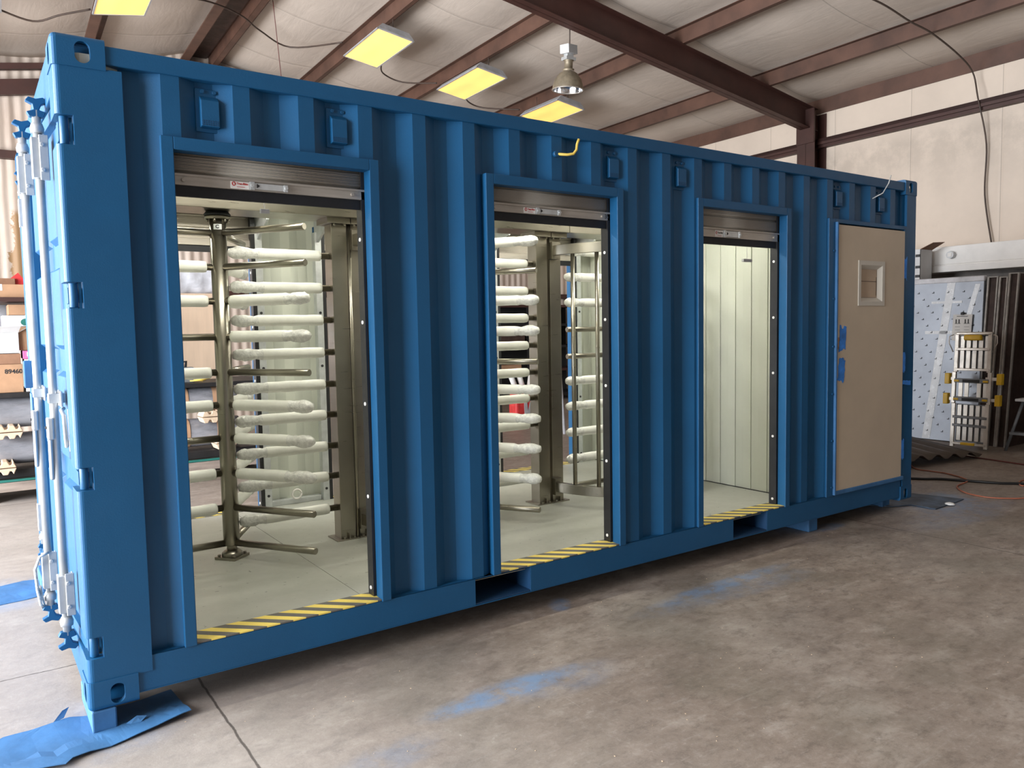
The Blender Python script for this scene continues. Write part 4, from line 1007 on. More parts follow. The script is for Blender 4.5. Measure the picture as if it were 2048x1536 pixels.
# ------------------------------------------------------------------ blocks, mats and floor things
def block(x0, x1, y0, y1, z1, label, mat='blue_light'):
    return build(bx(x0, x1, y0, y1, 0.0, z1), 'wooden_block', mat, bevel=0.008, label=label, cat='block')
m_ = MB().box(0.006, 0.094, 0.0, 0.36, 0.004, 0.09); build(m_, 'wooden_block', 'blue_light', bevel=0.006, label='blue-sprayed wooden block on cardboard under the container corner nearest the camera', cat='block')
block(4.755, 4.865, 0.075, 0.42, 0.119, 'pale blue-sprayed wooden block poking out under the rail near the cream door')
m_ = MB().box(-0.02, 0.10, 2.08, 2.44, 0.004, 0.09); build(m_, 'wooden_block', 'blue_light', bevel=0.006, label='blue-sprayed wooden block under the rear corner at the left, beyond the lock rods', cat='block')
block(5.92, 6.03, 0.17, 0.45, 0.09, 'wooden block under the far right corner of the container')
def mat_sheet(pts, name, mat, label, cat, z=0.003, rise=None, seed=0, cells=22, th=0.003):
    """irregular sheet: triangulated grid clipped to a polygon, gently buckled"""
    bm = bmesh.new(); vs = [bm.verts.new((x, y, 0)) for x, y in pts]; f = bm.faces.new(vs)
    bmesh.ops.triangulate(bm, faces=[f]); bmesh.ops.subdivide_edges(bm, edges=bm.edges[:], cuts=4, use_grid_fill=True)
    from mathutils import noise as mn
    for v in bm.verts:
        zz = z + 0.006*abs(mn.noise(Vector((v.co.x*5+seed, v.co.y*5, 0))))
        if rise: zz += rise(v.co.x, v.co.y)
        v.co.z = zz
    m_ = MB(); m_.v = [tuple(v.co) for v in bm.verts]; bm.verts.index_update(); m_.f = [tuple(v.index for v in f.verts) for f in bm.faces]; m_.m = [0]*len(m_.f); m_.sm = [False]*len(m_.f); bm.free()
    o = build(m_, name, mat, label=label, cat=cat); s = o.modifiers.new('solid', 'SOLIDIFY'); s.thickness = th; s.offset = 1
    return o
ML = [(-0.303, 0.172), (-0.283, 0.187), (-0.20, 0.185), (-0.115, 0.195), (-0.072, 0.205), (-0.054, 0.207), (0.006, 0.18), (0.09, 0.188), (0.177, 0.191), (0.336, 0.221), (0.348, 0.08), (0.356, -0.071), (0.26, -0.092), (0.166, -0.113), (0.11, -0.128), (0.051, -0.146), (-0.02, -0.15), (-0.079, -0.168), (-0.104, -0.201), (-0.20, -0.17), (-0.304, -0.14), (-0.315, 0.02)]
def riseL(x, y):
    r = 0.0
    if x > 0.02: r += 0.020*max(0, min(1, (x-0.10)/0.22))*max(0, min(1, (0.0-y)/0.08+0.6))
    if y < -0.08: r += 0.012*max(0, math.sin((x+0.3)*9))
    return r
mat_sheet(ML, 'cardboard_mat', 'blue_light', 'large blue-sprayed cardboard sheet on the floor at the bottom left corner', 'cardboard sheet', rise=riseL, seed=1)
m_ = MB()
m_.add([(-0.115, 0.195, 0.006), (-0.075, 0.205, 0.012), (-0.052, 0.235, 0.04), (-0.078, 0.225, 0.035)], [(0, 1, 2, 3)])
build(m_, 'torn_flap', 'blue_light', label='torn flap of blue cardboard curling up left of the corner block', cat='cardboard scrap').modifiers.new('solid', 'SOLIDIFY').thickness = 0.002
m_ = MB(); m_.add([(0.125, 0.0, 0.012), (0.165, 0.005, 0.03), (0.20, -0.005, 0.024), (0.175, -0.025, 0.014), (0.14, -0.015, 0.012)], [(0, 1, 2, 3, 4)])
build(m_, 'torn_flap', 'blue_light', label='small torn peak of blue cardboard right of the corner block', cat='cardboard scrap').modifiers.new('solid', 'SOLIDIFY').thickness = 0.002
MBk = [(-0.9, 2.42), (-0.5, 2.43), (-0.227, 2.41), (-0.10, 2.45), (-0.048, 2.43), (0.12, 2.40), (0.14, 2.05), (-0.026, 2.044), (-0.10, 2.02), (-0.239, 2.002), (-0.6, 1.98), (-0.92, 2.0)]
mat_sheet(MBk, 'cardboard_mat', 'blue_light', 'blue-sprayed cardboard sheet on the floor at the left edge, behind the container', 'cardboard sheet', seed=4)
MR = [(5.85, 0.30), (6.18, 0.30), (6.471, 0.313), (6.601, 0.276), (6.66, 0.08), (6.71, -0.111), (6.55, -0.125), (6.421, -0.131), (6.30, -0.14), (6.164, -0.146), (6.16, 0.052), (5.98, 0.12)]
MT['mat_dark'] = plain('sprayed_dark_mat', (0.055, 0.085, 0.13), 0.6, 0, 0.5, 5, 0.2, 20)
mat_sheet(MR, 'floor_mat', 'mat_dark', 'dark mat dusted with blue paint beside the far right corner of the container', 'mat', seed=6, th=0.006)
m_ = MB().lathe([(0.045, 0.008), (0.03, 0.02), (0.008, 0.026)], (6.42, -0.135), 7); build(m_, 'paper_scrap', 'paper', label='crumpled white scrap on the front edge of the dark mat', cat='paper scrap')
cable([(8.4, 1.3, 0.01), (7.822, 0.913, 0.008), (7.773, 0.71, 0.008), (7.76, 0.534, 0.008), (7.569, 0.257, 0.008), (7.218, 0.187, 0.008), (7.004, 0.028, 0.008), (6.934, -0.126, 0.008), (6.946, -0.239, 0.008), (7.019, -0.333, 0.008), (7.138, -0.411, 0.008), (7.5, -0.5, 0.008), (8.0, -0.45, 0.008), (8.1, -0.25, 0.008), (7.75, -0.2, 0.008), (7.684, -0.164, 0.008), (7.91, -0.073, 0.008), (8.3, -0.1, 0.008)], 0.0065, 'cord_orange', 'looped orange-pink extension cord on the floor right of the container', rot=0, name='extension_cord', cat='cord')
cable([(6.9, 1.2, 0.012), (7.251, 0.609, 0.012), (7.419, 0.442, 0.012), (7.541, 0.196, 0.012), (7.627, 0.002, 0.012), (7.769, -0.157, 0.012), (8.1, -0.6, 0.012)], 0.013, 'cord_black', 'thick black hose lying straight across the floor on the right', rot=0, name='hose', cat='hose')
cable([(9.0, 1.35, 0.01), (8.95, 1.05, 0.01), (8.927, 0.764, 0.01), (8.854, 0.281, 0.01), (8.8, -0.2, 0.01)], 0.008, 'cord_red', 'thin dark red cord on the floor in front of the ladder', rot=0, name='cord', cat='cord')
m_ = MB()
rnd = random.Random(3)
for i in range(120):
    x = rnd.uniform(0.3, 5.5); y = rnd.uniform(-1.9, 0.0) - 0.0; r = rnd.uniform(0.001, 0.003)
    a = rnd.uniform(0, 3); m_.box(-r, r, -r*0.6, r*0.6, 0.0005, 0.002, 0, Matrix.Translation((x, y, 0)) @ Matrix.Rotation(a, 4, 'Z'))
build(m_, 'paint_chips', 'pulp', label='tiny pale chips scattered over the concrete floor in front', cat='debris', kind='stuff')

# ------------------------------------------------------------------ right-hand clutter
# foil-wrapped panel leaning on the wall
t = thing('foil_package', (10.0, 1.9, 0.0), 'tall silver foil-wrapped panel leaning on the wall behind the ladder', 'panel')
def lean(y, z, x=9.93, top=2.09, k=0.10): return x + k*z/top
def leanbox(m_, y0, y1, z0, z1, d0, d1, mi=0, k=0.10, xb=9.93):
    vs = []
    for z in (z0, z1):
        for y in (y0, y1):
            for d in (d0, d1): vs.append((lean(y, z, xb, 2.09, k)+d, y, z))
    m_.add(vs, [(0, 1, 3, 2), (4, 6, 7, 5), (0, 4, 5, 1), (2, 3, 7, 6), (0, 2, 6, 4), (1, 5, 7, 3)], mi)
MT['foil'] = plain('blue_grey_foil', (0.32, 0.35, 0.40), 0.35, 0.25, 0.12, 1.6, 0.15, 5)
m_ = MB(); leanbox(m_, 1.25, 2.60, 0.01, 2.06, 0.0, 0.06); build(m_, 'panel_face', 'foil', t, 0.004)
m_ = MB(); leanbox(m_, 1.245, 2.60, 2.03, 2.10, -0.006, 0.066); build(m_, 'top_fold', 'film_white', t, 0.01)
MT['clear_tape'] = plain('clear_tape_band', (0.62, 0.64, 0.66), 0.25, 0.1, 0.1, 5)
m_ = MB()
def band(m_, ya, za, yb, zb, w=0.035, d=-0.003):
    m_.add([(lean(0, za)+d, ya-w, za), (lean(0, za)+d, ya+w, za), (lean(0, zb)+d, yb+w, zb), (lean(0, zb)+d, yb-w, zb)], [(0, 1, 2, 3)])
band(m_, 1.88, 0.02, 1.64, 2.03, 0.05); band(m_, 1.55, 1.05, 1.32, 2.0, 0.03)
m_.add([(lean(0, 1.42)-0.003, 1.48, 1.42), (lean(0, 1.42)-0.003, 1.95, 1.42), (lean(0, 1.38)-0.003, 1.95, 1.38), (lean(0, 1.38)-0.003, 1.48, 1.38)], [(0, 1, 2, 3)])
m_.add([(lean(0, 1.80)-0.003, 1.50, 1.80), (lean(0, 1.80)-0.003, 1.88, 1.80), (lean(0, 1.77)-0.003, 1.88, 1.77), (lean(0, 1.77)-0.003, 1.50, 1.77)], [(0, 1, 2, 3)])
build(m_, 'tape_bands', 'clear_tape', t).modifiers.new('s', 'SOLIDIFY').thickness = 0.001
m_ = MB(); rr = 0
z = 0.12
while z < 1.98:
    y = 1.30 + (rr % 3)*0.06
    while y < 2.15:
        X = lean(0, z)-0.004
        m_.box(X-0.001, X, y-0.016, y+0.010, z, z+0.007); m_.box(X-0.001, X, y-0.016, y-0.009, z, z+0.022)
        y += 0.19
    z += 0.085; rr += 1
build(m_, 'printed_marks', 'ink', t)
# wall calendar sheet hanging on the panel
t = thing('hanging_notice', (9.94, 1.47, 1.30), 'white printed notice sheet with two black drawings clipped on the wrapped panel', 'notice', rot=0)
m_ = MB(); X = lean(0, 1.3)-0.02
m_.add([(X, 1.370, 1.30), (X, 1.600, 1.30), (X+0.004, 1.585, 1.625), (X+0.004, 1.355, 1.625)], [(0, 1, 2, 3)]); o = build(m_, 'sheet', 'paper', t); o.modifiers.new('s', 'SOLIDIFY').thickness = 0.001
m_ = MB(); X -= 0.003
for yc in (1.53, 1.42):
    for dy in (-0.018, 0.018): m_.box(X, X+0.001, yc+dy-0.006, yc+dy+0.006, 1.515, 1.565)
    m_.box(X, X+0.001, yc-0.035, yc+0.035, 1.510, 1.515)
    for k in range(3): m_.box(X, X+0.001, yc-0.03, yc+0.03, 1.47-k*0.04, 1.473-k*0.04)
m_.box(X, X+0.001, 1.41, 1.54, 1.60, 1.606)
build(m_, 'printed_drawings', 'ink', t)
m_ = MB().box(X-0.01, X+0.02, 1.455, 1.49, 1.62, 1.65); build(m_, 'clip', 'ink', t)
# open frames leaning next to it
FR = [(1.225, 1.10, 2.07, 'brown steel frame leaning right beside the foil-wrapped panel'), (1.09, 0.99, 2.06, 'brown steel frame leaning between two others in the stack'), (0.985, 0.87, 2.10, 'tallest brown steel frame, outermost of the leaning stack on the right')]
for k, (ya, yb, zt, lab) in enumerate(FR):
    t = thing('steel_channel', (9.98, (ya+yb)/2, 0.0), lab, 'steel frame', 'steel frames leaning on the wall')
    m_ = MB(); sh = 0.10*(k+1)
    def fb(m_, y0, y1, z0, z1, d0, d1):
        vs = []
        for z in (z0, z1):
            off = -0.26*(1-z/2.1)*(0.3+0.5*k)*0.3 + 0.06*k*z
            for y in (y0, y1):
                for d in (d0, d1): vs.append((9.95+0.10*z/2.1+d, y+0.14*(1-z/2.1)*(0.4+0.03*k), z))
        m_.add(vs, [(0, 1, 3, 2), (4, 6, 7, 5), (0, 4, 5, 1), (2, 3, 7, 6), (0, 2, 6, 4), (1, 5, 7, 3)])
    m_ = MB(); fb(m_, yb, ya, 0.0, zt, 0.03, 0.55); build(m_, 'channel_web', 'rust', t)
    m_ = MB(); fb(m_, ya-0.022, ya, 0.0, zt, 0.0, 0.035); fb(m_, yb, yb+0.018, 0.0, zt, 0.0, 0.035); build(m_, 'edge_strips', 'frame_grey', t, 0.002)
    m_ = MB(); fb(m_, yb, ya, zt, zt+0.012, 0.0, 0.5); build(m_, 'top_channel', 'frame_grey', t)
# folded platform ladder
t = thing('folding_ladder', (9.52, 1.14, 0.0), 'aluminium folding ladder with yellow trim standing in front of the wrapped panel', 'ladder')
def LX(z): return 9.50 + 0.055*z
def lb(m_, y0, y1, z0, z1, d0=0.0, d1=0.03, mi=0):
    vs = []
    for z in (z0, z1):
        for y in (y0, y1):
            for d in (d0, d1): vs.append((LX(z)+d, y, z))
    m_.add(vs, [(0, 1, 3, 2), (4, 6, 7, 5), (0, 4, 5, 1), (2, 3, 7, 6), (0, 2, 6, 4), (1, 5, 7, 3)], mi)
ya, yb = 0.930, 1.380
for (z0, z1, mt, nm, ins) in ((0.93, 1.40, 'ladder', 'rail', 0.015), (0.55, 0.93, 'ladder', 'rail', 0.0), (0.02, 0.55, 'ladder', 'rail', 0.01)):
    for (a, b_) in ((ya+ins, ya+ins+0.045), (yb-ins-0.045, yb-ins)):
        m_ = MB(); lb(m_, a, b_, z0, z1); build(m_, 'rail', mt, t, 0.004)
for z, mt, h in ((1.19, 'ladder', 0.03), (0.945, 'ladder', 0.028), (0.80, 'ladder_grey', 0.05), (0.575, 'ladder_grey', 0.055), (0.37, 'ladder_grey', 0.03), (0.27, 'ladder_grey', 0.03), (0.05, 'ladder', 0.025)):
    m_ = MB(); lb(m_, ya+0.03, yb-0.03, z, z+h, -0.006, 0.05); build(m_, 'step', mt, t, 0.004)
m_ = MB(); lb(m_, ya+0.02, yb-0.02, 1.375, 1.41, -0.004, 0.06); build(m_, 'top_platform', 'ladder', t, 0.01)
m_ = MB(); lb(m_, 1.06, 1.26, 1.31, 1.375, -0.02, 0.03); build(m_, 'yellow_grip', 'yellow', t, 0.015)
m_ = MB(); lb(m_, 1.08, 1.24, 0.05, 0.08, -0.02, 0.03); build(m_, 'yellow_grip', 'yellow', t, 0.008)
for y, z in ((yb+0.05, 0.845), (ya-0.09, 0.855), (yb+0.06, 0.60), (ya-0.08, 0.605)):
    m_ = MB(); lb(m_, y-0.028, y+0.028, z-0.065, z+0.065, -0.02, 0.05); build(m_, 'yellow_foot', 'yellow', t, 0.006)
    m_ = MB(); lb(m_, min(y, 1.1) if y < 1 else 1.38, 1.0 if y < 1 else y, z-0.018, z+0.018, 0.01, 0.035); build(m_, 'stabiliser_bar', 'ladder', t)
for z in (0.80, 0.578):
    m_ = MB(); lb(m_, 1.06, 1.25, z+0.006, z+0.04, -0.012, -0.004); build(m_, 'warning_label', 'ink', t)
    for y in (1.32, 0.99): m_ = MB(); lb(m_, y-0.03, y+0.03, z+0.01, z+0.035, -0.016, -0.004); build(m_, 'yellow_lock', 'yellow', t, 0.008)
m_ = MB()
for k in range(5):
    y = ya+0.055+k*0.070; w_ = 0.045; lb(m_, y, y+w_, 0.10, 0.53, 0.03, 0.045); lb(m_, y, y+w_, 0.97, 1.36, 0.03, 0.045)
    if k != 2: lb(m_, y, y+w_, 0.62, 0.80, 0.03, 0.045)
build(m_, 'fluted_treads', 'ladder', t)
for za, zb in ((0.08, 0.54), (0.96, 1.37)): m_ = MB(); lb(m_, ya+0.05, yb-0.05, za, zb, 0.05, 0.055); build(m_, 'tread_back', 'ladder_grey', t)
for s, yy in ((1, yb), (-1, ya)):
    m_ = MB().tube([(LX(1.36), yy, 1.38), (LX(1.36)-0.01, yy+s*0.045, 1.36), (LX(1.3)-0.01, yy+s*0.05, 1.28), (LX(1.2), yy+s*0.0, 1.17)], 0.006, 8); build(m_, 'carry_loop', 'ladder', t)
# corrugated sheet on the floor in front
m_ = MB(); n = 48; P0, P1, P2, P3 = Vector((6.75, 1.75, 0.30)), Vector((9.30, 1.75, 0.12)), Vector((8.98, 0.76, 0.05)), Vector((6.75, 1.05, 0.16))
rows = 6
for j in range(rows+1):
    for i in range(n+1):
        u, v = i/n, j/rows; p = (P0*(1-u)+P1*u)*(1-v)+(P3*(1-u)+P2*u)*v; p.z += 0.028*math.sin(u*2*math.pi*8)
        m_.v.append(tuple(p))
for j in range(rows):
    for i in range(n): m_.f.append((j*(n+1)+i, j*(n+1)+i+1, (j+1)*(n+1)+i+1, (j+1)*(n+1)+i)); m_.m.append(0); m_.sm.append(True)
o = build(m_, 'corrugated_sheet', 'sheetmetal', label='brown corrugated metal sheet lying low on the floor behind the container end', cat='metal sheet'); o.modifiers.new('s', 'SOLIDIFY').thickness = 0.004
build(bx(6.85, 7.05, 1.1, 1.7, 0.0, 0.17), 'timber_bearer', 'timber', label='timber bearer under the corrugated sheet', cat='timber')
# carton with open flap high beside the container
build(bx(10.12, 10.44, 2.08, 2.62, 0.0, 2.085), 'steel_cabinet', 'darksteel', label='tall narrow dark cabinet behind the wrapped panel, carrying a white carton', cat='cabinet', bevel=0.005)
t = thing('open_carton', (10.26, 2.30, 2.09), 'white carton with one flap open, peeking over beside the right end of the container', 'carton')
m_ = MB()
for a in ((10.12, 10.125, 2.095, 2.52), (10.415, 10.42, 2.095, 2.52), (10.12, 10.42, 2.095, 2.10), (10.12, 10.42, 2.515, 2.52)): m_.box(*a, 2.088, 2.50)
m_.box(10.12, 10.42, 2.095, 2.52, 2.088, 2.093); build(m_, 'carton_body', 'whitebox', t)
m_ = MB(); m_.add([(10.12, 2.095, 2.50), (10.42, 2.095, 2.50), (10.42, 1.93, 2.59), (10.12, 1.93, 2.57)], [(0, 1, 2, 3)]); m_.add([(10.12, 2.52, 2.50), (10.42, 2.52, 2.50), (10.42, 2.68, 2.58), (10.12, 2.68, 2.58)], [(0, 1, 2, 3)])
build(m_, 'flap', 'cardboard_dk', t).modifiers.new('s', 'SOLIDIFY').thickness = 0.004
m_ = MB()
for z in (2.13, 2.25, 2.40): m_.box(10.118, 10.120, 2.10, 2.16, z, z+0.035)
build(m_, 'printed_marks', 'ink', t)
# clutter in the dark alcove
build(MB().prism([(1.43, 0), (1.53, 0), (1.55, 1.26), (1.45, 1.26)], 11.45, 11.50, 'x'), 'wooden_plank', 'wood_red', label='reddish wooden plank standing upright in the dark alcove at the right edge', cat='plank')
m_ = MB(); n = 14
for j in range(7):
    for i in range(n):
        a = math.pi*i/(n-1); r = 0.42-0.05*j; m_.v.append((11.6+0.05*math.sin(i*2.1+j), 1.30+0.42*math.cos(a)*(1-0.08*j), 1.55+0.10*j*0.6+0.46*math.sin(a)*(1-0.05*j)+0.03*math.sin(i*3+j)))
for j in range(6):
    for i in range(n-1): m_.f.append((j*n+i, j*n+i+1, (j+1)*n+i+1, (j+1)*n+i)); m_.m.append(0); m_.sm.append(True)
for k, v in enumerate(m_.v): m_.v[k] = (v[0]+0.06*(k//n), v[1], min(v[2], 2.18))
o = build(m_, 'canvas_cover', 'tan_cloth', label='tan canvas cover bunched up high in the alcove behind the steel frames', cat='cover'); o.modifiers.new('s', 'SOLIDIFY').thickness = 0.006
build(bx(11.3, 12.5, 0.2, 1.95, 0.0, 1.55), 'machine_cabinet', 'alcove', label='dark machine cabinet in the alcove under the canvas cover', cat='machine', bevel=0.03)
m_ = MB().tube([(11.25, 1.20, 1.62), (11.28, 1.34, 1.64), (11.26, 1.47, 1.60)], 0.045, 10, radii=[0.05, 0.055, 0.045]); build(m_, 'cloth_roll', 'tan_cloth', label='small pale rolled cloth on the machine in the dark alcove', cat='cloth')
t = thing('step_stool', (9.75, 0.66, 0.0), 'dark folding step stool cut off by the right edge of the photo', 'step stool')
for a, b_ in (((9.72, 0.83, 0.0), (9.75, 0.66, 0.62)), ((9.80, 0.50, 0.0), (9.75, 0.63, 0.62))):
    m_ = MB().tube([a, b_], 0.018, 8); build(m_, 'leg', 'ladder_grey', t)
m_ = MB().box(9.66, 9.86, 0.56, 0.72, 0.60, 0.63); build(m_, 'seat', 'whitebox', t, 0.006)
m_ = MB().box(9.70, 9.82, 0.53, 0.79, 0.20, 0.23); build(m_, 'step', 'ladder_grey', t, 0.004)

# ------------------------------------------------------------------ storage rack and pallets behind the container
t = thing('storage_rack', (0.2, 5.9, 0.0), 'steel storage rack behind the container carrying cartons on two shelves', 'rack')
for x in (-1.9, 2.62):
    for y in (5.45, 6.35):
        build(bx(x, x+0.08, y, y+0.08, 0.0, 2.1), 'upright', 'darksteel', t)
build(bx(-1.9, 2.7, 5.42, 6.45, 0.985, 1.03), 'shelf', 'darksteel', t)
build(bx(-1.9, 1.0, 5.42, 6.45, 1.895, 1.935), 'shelf', 'brown', t)
def carton(x0, x1, y0, y1, z0, z1, mat, label, flaps=False, txt=None, rot=0, tmat='ink', tsize=0.08, tz=0.5, tx=0.5):
    t = thing('carton', ((x0+x1)/2, (y0+y1)/2, z0), label, 'carton', 'cartons on the storage rack')
    m_ = MB().box(x0, x1, y0, y1, z0, z1); build(m_, 'carton_body', mat, t, 0.004)
    m_ = MB(); xm = (x0+x1)/2; m_.box(xm-0.025, xm+0.025, y0-0.001, y0, z1-0.06, z1); m_.box(xm-0.025, xm+0.025, y0, y1, z1, z1+0.0012); build(m_, 'tape_strip', 'paper' if 'white' in mat else 'clear_tape', t)
    if flaps:
        m_ = MB(); m_.add([(x0, y0, z1), (x1, y0, z1), (x1+0.02, y0-0.09, z1+0.06), (x0+0.02, y0-0.09, z1+0.05)], [(0, 1, 2, 3)]); m_.add([(x1, y0, z1), (x1, y1, z1), (x1+0.08, y1, z1+0.03), (x1+0.08, y0, z1+0.05)], [(0, 1, 2, 3)])
        build(m_, 'flap', mat, t).modifiers.new('s', 'SOLIDIFY').thickness = 0.004
    if txt: text_mesh(txt, tsize, tmat, 'printed_text', t, FRONT(x0+(x1-x0)*tx, y0-0.002, z0+(z1-z0)*tz), 0.0006, 0.001)
    return t
carton(-0.36, 0.115, 5.46, 5.86, 1.031, 1.30, 'cardboard', 'brown carton printed 89460 on the middle shelf at the left edge', txt='89460', tx=0.845, tz=0.74, tsize=0.058)
carton(-0.30, 0.105, 5.46, 5.86, 1.302, 1.40, 'cardboard_dk', 'flat darker brown carton lying on the numbered carton')
carton(0.135, 0.42, 5.46, 5.80, 1.031, 1.345, 'whitebox', 'off-white carton with a pink lid beside the numbered brown carton')
t = thing('pink_lid', (0.275, 5.6, 1.35), 'pink box lid with pale lettering on the off-white carton', 'lid'); build(bx(0.125, 0.43, 5.45, 5.81, 1.348, 1.425), 'lid_body', 'pink', t, 0.003)
text_mesh('Ho', 0.055, 'paper', 'printed_text', t, FRONT(0.19, 5.447, 1.39), 0.0006, 0.001)
carton(-0.36, 0.10, 5.46, 5.86, 1.405, 1.60, 'whitebox', 'white carton with opened flaps in the middle of the left stack', flaps=True)
carton(0.10, 0.42, 5.50, 5.86, 1.43, 1.655, 'cardboard', 'upright brown carton resting on the pink lid')
t = carton(-0.02, 0.40, 5.50, 5.86, 1.66, 1.765, 'whitebox', 'low white carton with a dark green oval mark, near the top of the left stack')
m_ = MB().prism([(0.17+0.045*math.cos(a), 1.70+0.035*math.sin(a)) for a in [math.pi*i/6 for i in range(12)]], 5.497, 5.499, 'y'); build(m_, 'printed_mark', 'green', t)
carton(0.03, 0.38, 5.50, 5.86, 1.768, 1.868, 'cardboard', 'small brown carton topmost under the upper shelf')
carton(-0.30, 0.24, 5.50, 5.86, 1.937, 2.06, 'cardboard', 'brown carton lying on the upper shelf of the rack')
carton(-0.55, 0.12, 5.87, 6.2, 1.937, 2.14, 'cardboard_dk', 'darker open carton at the back of the upper shelf')
m_ = MB().prism([(0.08, 2.14), (0.15, 2.20), (0.22, 2.10), (0.24, 2.0), (0.16, 2.0)], 5.9, 5.95, 'y'); build(m_, 'red_rag', 'redbag', label='red rag hanging out between cartons on the upper shelf', cat='rag')
m_ = MB(); n = 10
for j in range(9):
    for i in range(n): m_.v.append((-1.6+i*0.19+0.02*math.sin(j), 5.95+0.05*math.sin(i*1.9+j*0.7), 1.04+j*0.105))
for j in range(8):
    for i in range(n-1): m_.f.append((j*n+i, j*n+i+1, (j+1)*n+i+1, (j+1)*n+i)); m_.m.append(0); m_.sm.append(True)
build(m_, 'plastic_sheet', 'film_white', label='crumpled whitish plastic sheet hanging behind the cartons on the left', cat='plastic sheet').modifiers.new('s', 'SOLIDIFY').thickness = 0.003
# things on the rack that show through the left opening
build(bx(1.35, 2.20, 6.10, 6.13, 1.03, 2.02), 'plywood_sheet', 'plywood', label='pale plywood board standing on the rack, seen through the left opening', cat='board', bevel=0.002)
m_ = MB(); n = 12
for j in range(5):
    for i in range(n): m_.v.append((1.30+i*0.085, 6.16+0.03*math.sin(i*2.2+j), 2.02+j*0.07))
for j in range(4):
    for i in range(n-1): m_.f.append((j*n+i, j*n+i+1, (j+1)*n+i+1, (j+1)*n+i)); m_.m.append(0); m_.sm.append(True)
build(m_, 'plastic_sheet', 'film_white', label='crumpled white film above the plywood board, seen through the left opening', cat='plastic sheet').modifiers.new('s', 'SOLIDIFY').thickness = 0.003
build(MB().prism([(2.03, 2.35), (2.08, 2.35), (2.16, 1.80), (2.11, 1.80)], 5.9, 5.93, 'y'), 'red_lath', 'wood_red', label='slanting reddish lath beside the turnstile post in the left opening', cat='lath')
t = thing('power_tool', (1.64, 5.6, 1.03), 'small grey-green hand tool standing on the rack in the left opening', 'tool')
build(bx(1.58, 1.70, 5.55, 5.66, 1.03, 1.20), 'tool_body', 'ladder_grey', t, 0.012); build(MB().tube([(1.62, 5.6, 1.19), (1.63, 5.6, 1.26), (1.58, 5.6, 1.25)], 0.014, 8), 'tool_handle', 'black', t)
m_ = MB(); m_.tube([(1.70+0.07*math.cos(a*1.0)+0.006*a, 5.52+0.05*math.sin(a), 1.045+0.002*a) for a in [k*0.45 for k in range(36)]], 0.007, 6); build(m_, 'cable_coil', 'cord_yellow', label='coiled yellow cable on the rack, seen through the left opening', cat='cable')
# wrapped bundles on the pallet
t = thing('pallet', (0.2, 5.8, 0.0), 'long timber pallet on the floor carrying the wrapped rolls', 'pallet')
for x in (-1.8, -0.3, 1.0, 2.4): build(bx(x, x+0.14, 5.35, 6.4, 0.0, 0.10), 'bearer', 'timber', t, 0.003)
for y in (5.33, 5.62, 5.91, 6.2): build(bx(-1.85, 2.60, y, y+0.12, 0.10, 0.19), 'board', 'timber', t, 0.003)
build(bx(-1.86, 2.61, 5.325, 5.36, 0.195, 0.215), 'green_strap', 'green', t)
build(bx(-1.85, 2.6, 5.38, 6.40, 0.22, 0.30), 'pallet_deck', 'darksteel', label='dark steel deck lying on the pallet under the lowest rolls', cat='steel deck', bevel=0.004)
def roll(x0, x1, z, r, label, y=5.62):
    t = thing('wrapped_roll', ((x0+x1)/2, y, z-r), label, 'wrapped roll', 'film-wrapped rolls stacked on the pallet')
    rnd = random.Random(int(z*100)+int(x0*10)+50); m_ = MB(); n = 20; st = 30
    for i in range(st+1):
        for j in range(n):
            a = 2*math.pi*j/n; q = r*(1+rnd.uniform(-0.012, 0.012)); sq = 1/max(abs(math.cos(a)), abs(math.sin(a)))**0.35
            m_.v.append((x0+(x1-x0)*i/st, y+q*sq*math.cos(a)*0.98, z+q*min(sq, 1.08)*math.sin(a)*0.93))
    for i in range(st):
        for j in range(n): q = (j+1) % n; m_.f.append((i*n+j, i*n+q, (i+1)*n+q, (i+1)*n+j)); m_.m.append(0); m_.sm.append(True)
    m_.f.append(tuple(range(n))); m_.m.append(0); m_.sm.append(False); m_.f.append(tuple(st*n+j for j in range(n))); m_.m.append(0); m_.sm.append(False)
    build(m_, 'film_wrap', 'film', t)
    for xb in ([x0+0.02, (x0+x1)/2, x1-0.26] if x1-x0 > 1.2 else [x0+0.1, x1-0.2]):
        m_ = MB(); k = len(m_.v)
        for xx in (xb, xb+0.16):
            for j in range(n+1):
                a = 2*math.pi*j/n; sq = 1/max(abs(math.cos(a)), abs(math.sin(a)))**0.35; m_.v.append((xx, y+r*1.04*sq*math.cos(a)*0.98, z+r*1.035*min(sq, 1.08)*math.sin(a)*0.93))
        for j in range(n): m_.f.append((j, j+1, n+1+j+1, n+1+j)); m_.m.append(0); m_.sm.append(True)
        build(m_, 'cardboard_band', 'cardboard', t)
    return t
roll(-1.75, 0.62, 0.48, 0.165, 'lower grey film-wrapped roll at the left edge, behind the container corner')
roll(-1.75, 0.66, 0.835, 0.165, 'upper grey film-wrapped roll at the left edge, under the black shelf')
roll(0.75, 2.15, 0.48, 0.165, 'lower grey film-wrapped roll seen low through the left opening')
roll(0.78, 2.12, 0.835, 0.150, 'upper grey film-wrapped roll seen through the left opening')
def pulp(x, z, label, y=5.42):
    t = thing('pulp_cradle', (x, y-0.10, z), label, 'pulp cradle', 'moulded pulp cradles between the rolls')
    for s in (1, -1):
        m_ = MB(); prof = [(-0.11, 0.004), (-0.085, 0.062), (-0.05, 0.062), (-0.035, 0.03), (-0.015, 0.03), (0.0, 0.062), (0.04, 0.062), (0.055, 0.03), (0.07, 0.03), (0.085, 0.06), (0.11, 0.004)]
        zz = z+0.07
        m_.prism([(x+u, zz+s*v) for u, v in prof], y-0.18, y+0.045, 'y'); build(m_, 'cradle_half', 'pulp', t, 0.006)
    return t
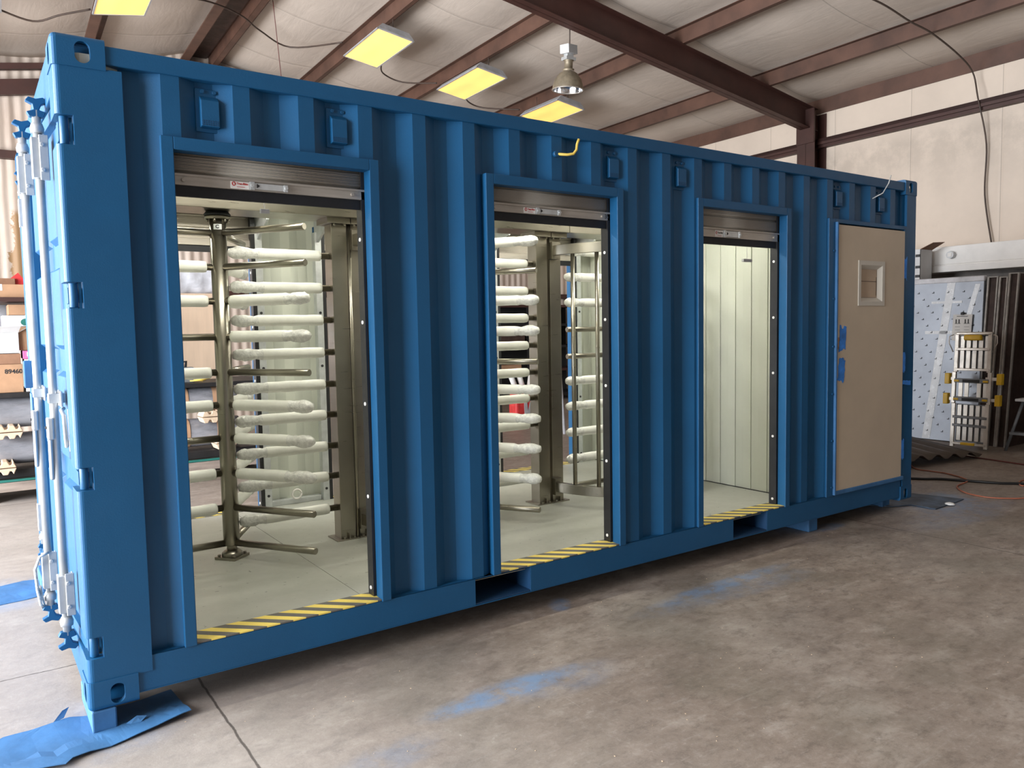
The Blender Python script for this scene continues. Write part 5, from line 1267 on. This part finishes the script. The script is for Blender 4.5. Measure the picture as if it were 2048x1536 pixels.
pulp(-0.03, 0.60, 'moulded pulp cradle between the rolls at the left edge of the photo', 5.44); pulp(-0.10, 0.265, 'lower moulded pulp cradle at the left edge of the photo', 5.44)
pulp(1.80, 0.60, 'upper moulded pulp cradle seen through the left opening', 5.44); pulp(1.93, 0.305, 'lower moulded pulp cradle seen through the left opening', 5.44)

# ------------------------------------------------------------------ far corner seen through the middle opening
t = thing('dark_shelving', (8.3, 10.0, 0.0), 'dark shelving against the far wall seen through the middle opening', 'shelving', rot=TH)
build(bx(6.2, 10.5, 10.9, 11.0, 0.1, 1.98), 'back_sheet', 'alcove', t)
for z in (0.10, 0.62, 1.12, 1.58, 1.98): build(bx(6.2, 10.5, 10.2, 10.95, z, z+0.05), 'shelf', 'brown' if z in (1.98, 0.62) else 'darksteel', t)
for x in (6.2, 7.6, 9.0, 10.4): build(bx(x, x+0.07, 10.2, 10.27, 0.0, 2.0), 'upright', 'darksteel', t)
for k, (x, w, h, z, mt, lab) in enumerate(((9.25, 0.55, 0.40, 1.63, 'whitebox', 'pale grey box on the upper level of the dark shelving'), (9.2, 0.55, 0.42, 1.17, 'whitebox', 'pale grey box on the middle level of the dark shelving'), (8.1, 0.7, 0.12, 0.67, 'cardboard', 'flat brown carton on the dark shelving'), (7.8, 0.35, 0.25, 0.15, 'cardboard', 'small brown carton on the lowest level of the dark shelving'), (8.3, 0.6, 0.30, 1.17, 'rust', 'dark rusty box on the middle level of the dark shelving'))):
    build(bx(x, x+w, 10.18, 10.6, z, z+h), 'storage_box', mt, rot=TH, label=lab, cat='box', bevel=0.01)
t = thing('red_white_bag', (7.08, 6.9, 0.0), 'red and white plastic bag stuffed with white rolls beyond the middle opening', 'bag')
m_ = MB()
for i, (z, w) in enumerate(((0.0, 0.16), (0.12, 0.22), (0.30, 0.22), (0.50, 0.20), (0.62, 0.16))): m_.v += [(7.08-w, 6.82, z), (7.08+w, 6.82, z), (7.08+w, 7.05, z), (7.08-w, 7.05, z)]
for i in range(4):
    for j in range(4): q = (j+1) % 4; m_.f.append((i*4+j, i*4+q, i*4+4+q, i*4+4+j)); m_.m.append(0); m_.sm.append(False)
m_.f.append((0, 1, 2, 3)); m_.m.append(0); m_.sm.append(False); m_.f.append((16, 17, 18, 19)); m_.m.append(0); m_.sm.append(False)
build(m_, 'bag_body', 'redbag', t, 0.03)
m_ = MB().prism([(7.02, 0.02), (7.22, 0.02), (7.25, 0.30), (7.14, 0.42), (7.08, 0.2), (7.05, 0.5), (7.0, 0.45)], 6.812, 6.816, 'y'); build(m_, 'white_print', 'film_white', t)
for dx, dz, a in ((-0.12, 0.70, -0.9), (0.02, 0.74, -0.7), (0.10, 0.80, 0.35)):
    m_ = MB().tube([(7.08+dx-0.12*math.cos(a)*0, 6.93, 0.5), (7.08+dx+0.20*math.sin(a), 6.93, 0.5+0.36)], 0.045, 10); build(m_, 'paper_roll', 'paper', t)
m_ = MB().tube([(6.78, 5.5, 0.0), (6.74, 5.55, 0.95), (6.62, 5.6, 1.80)], 0.025, 8); build(m_, 'leaning_tube', 'film_white', label='thin pale tube leaning in the background right of the middle comb posts', cat='tube')
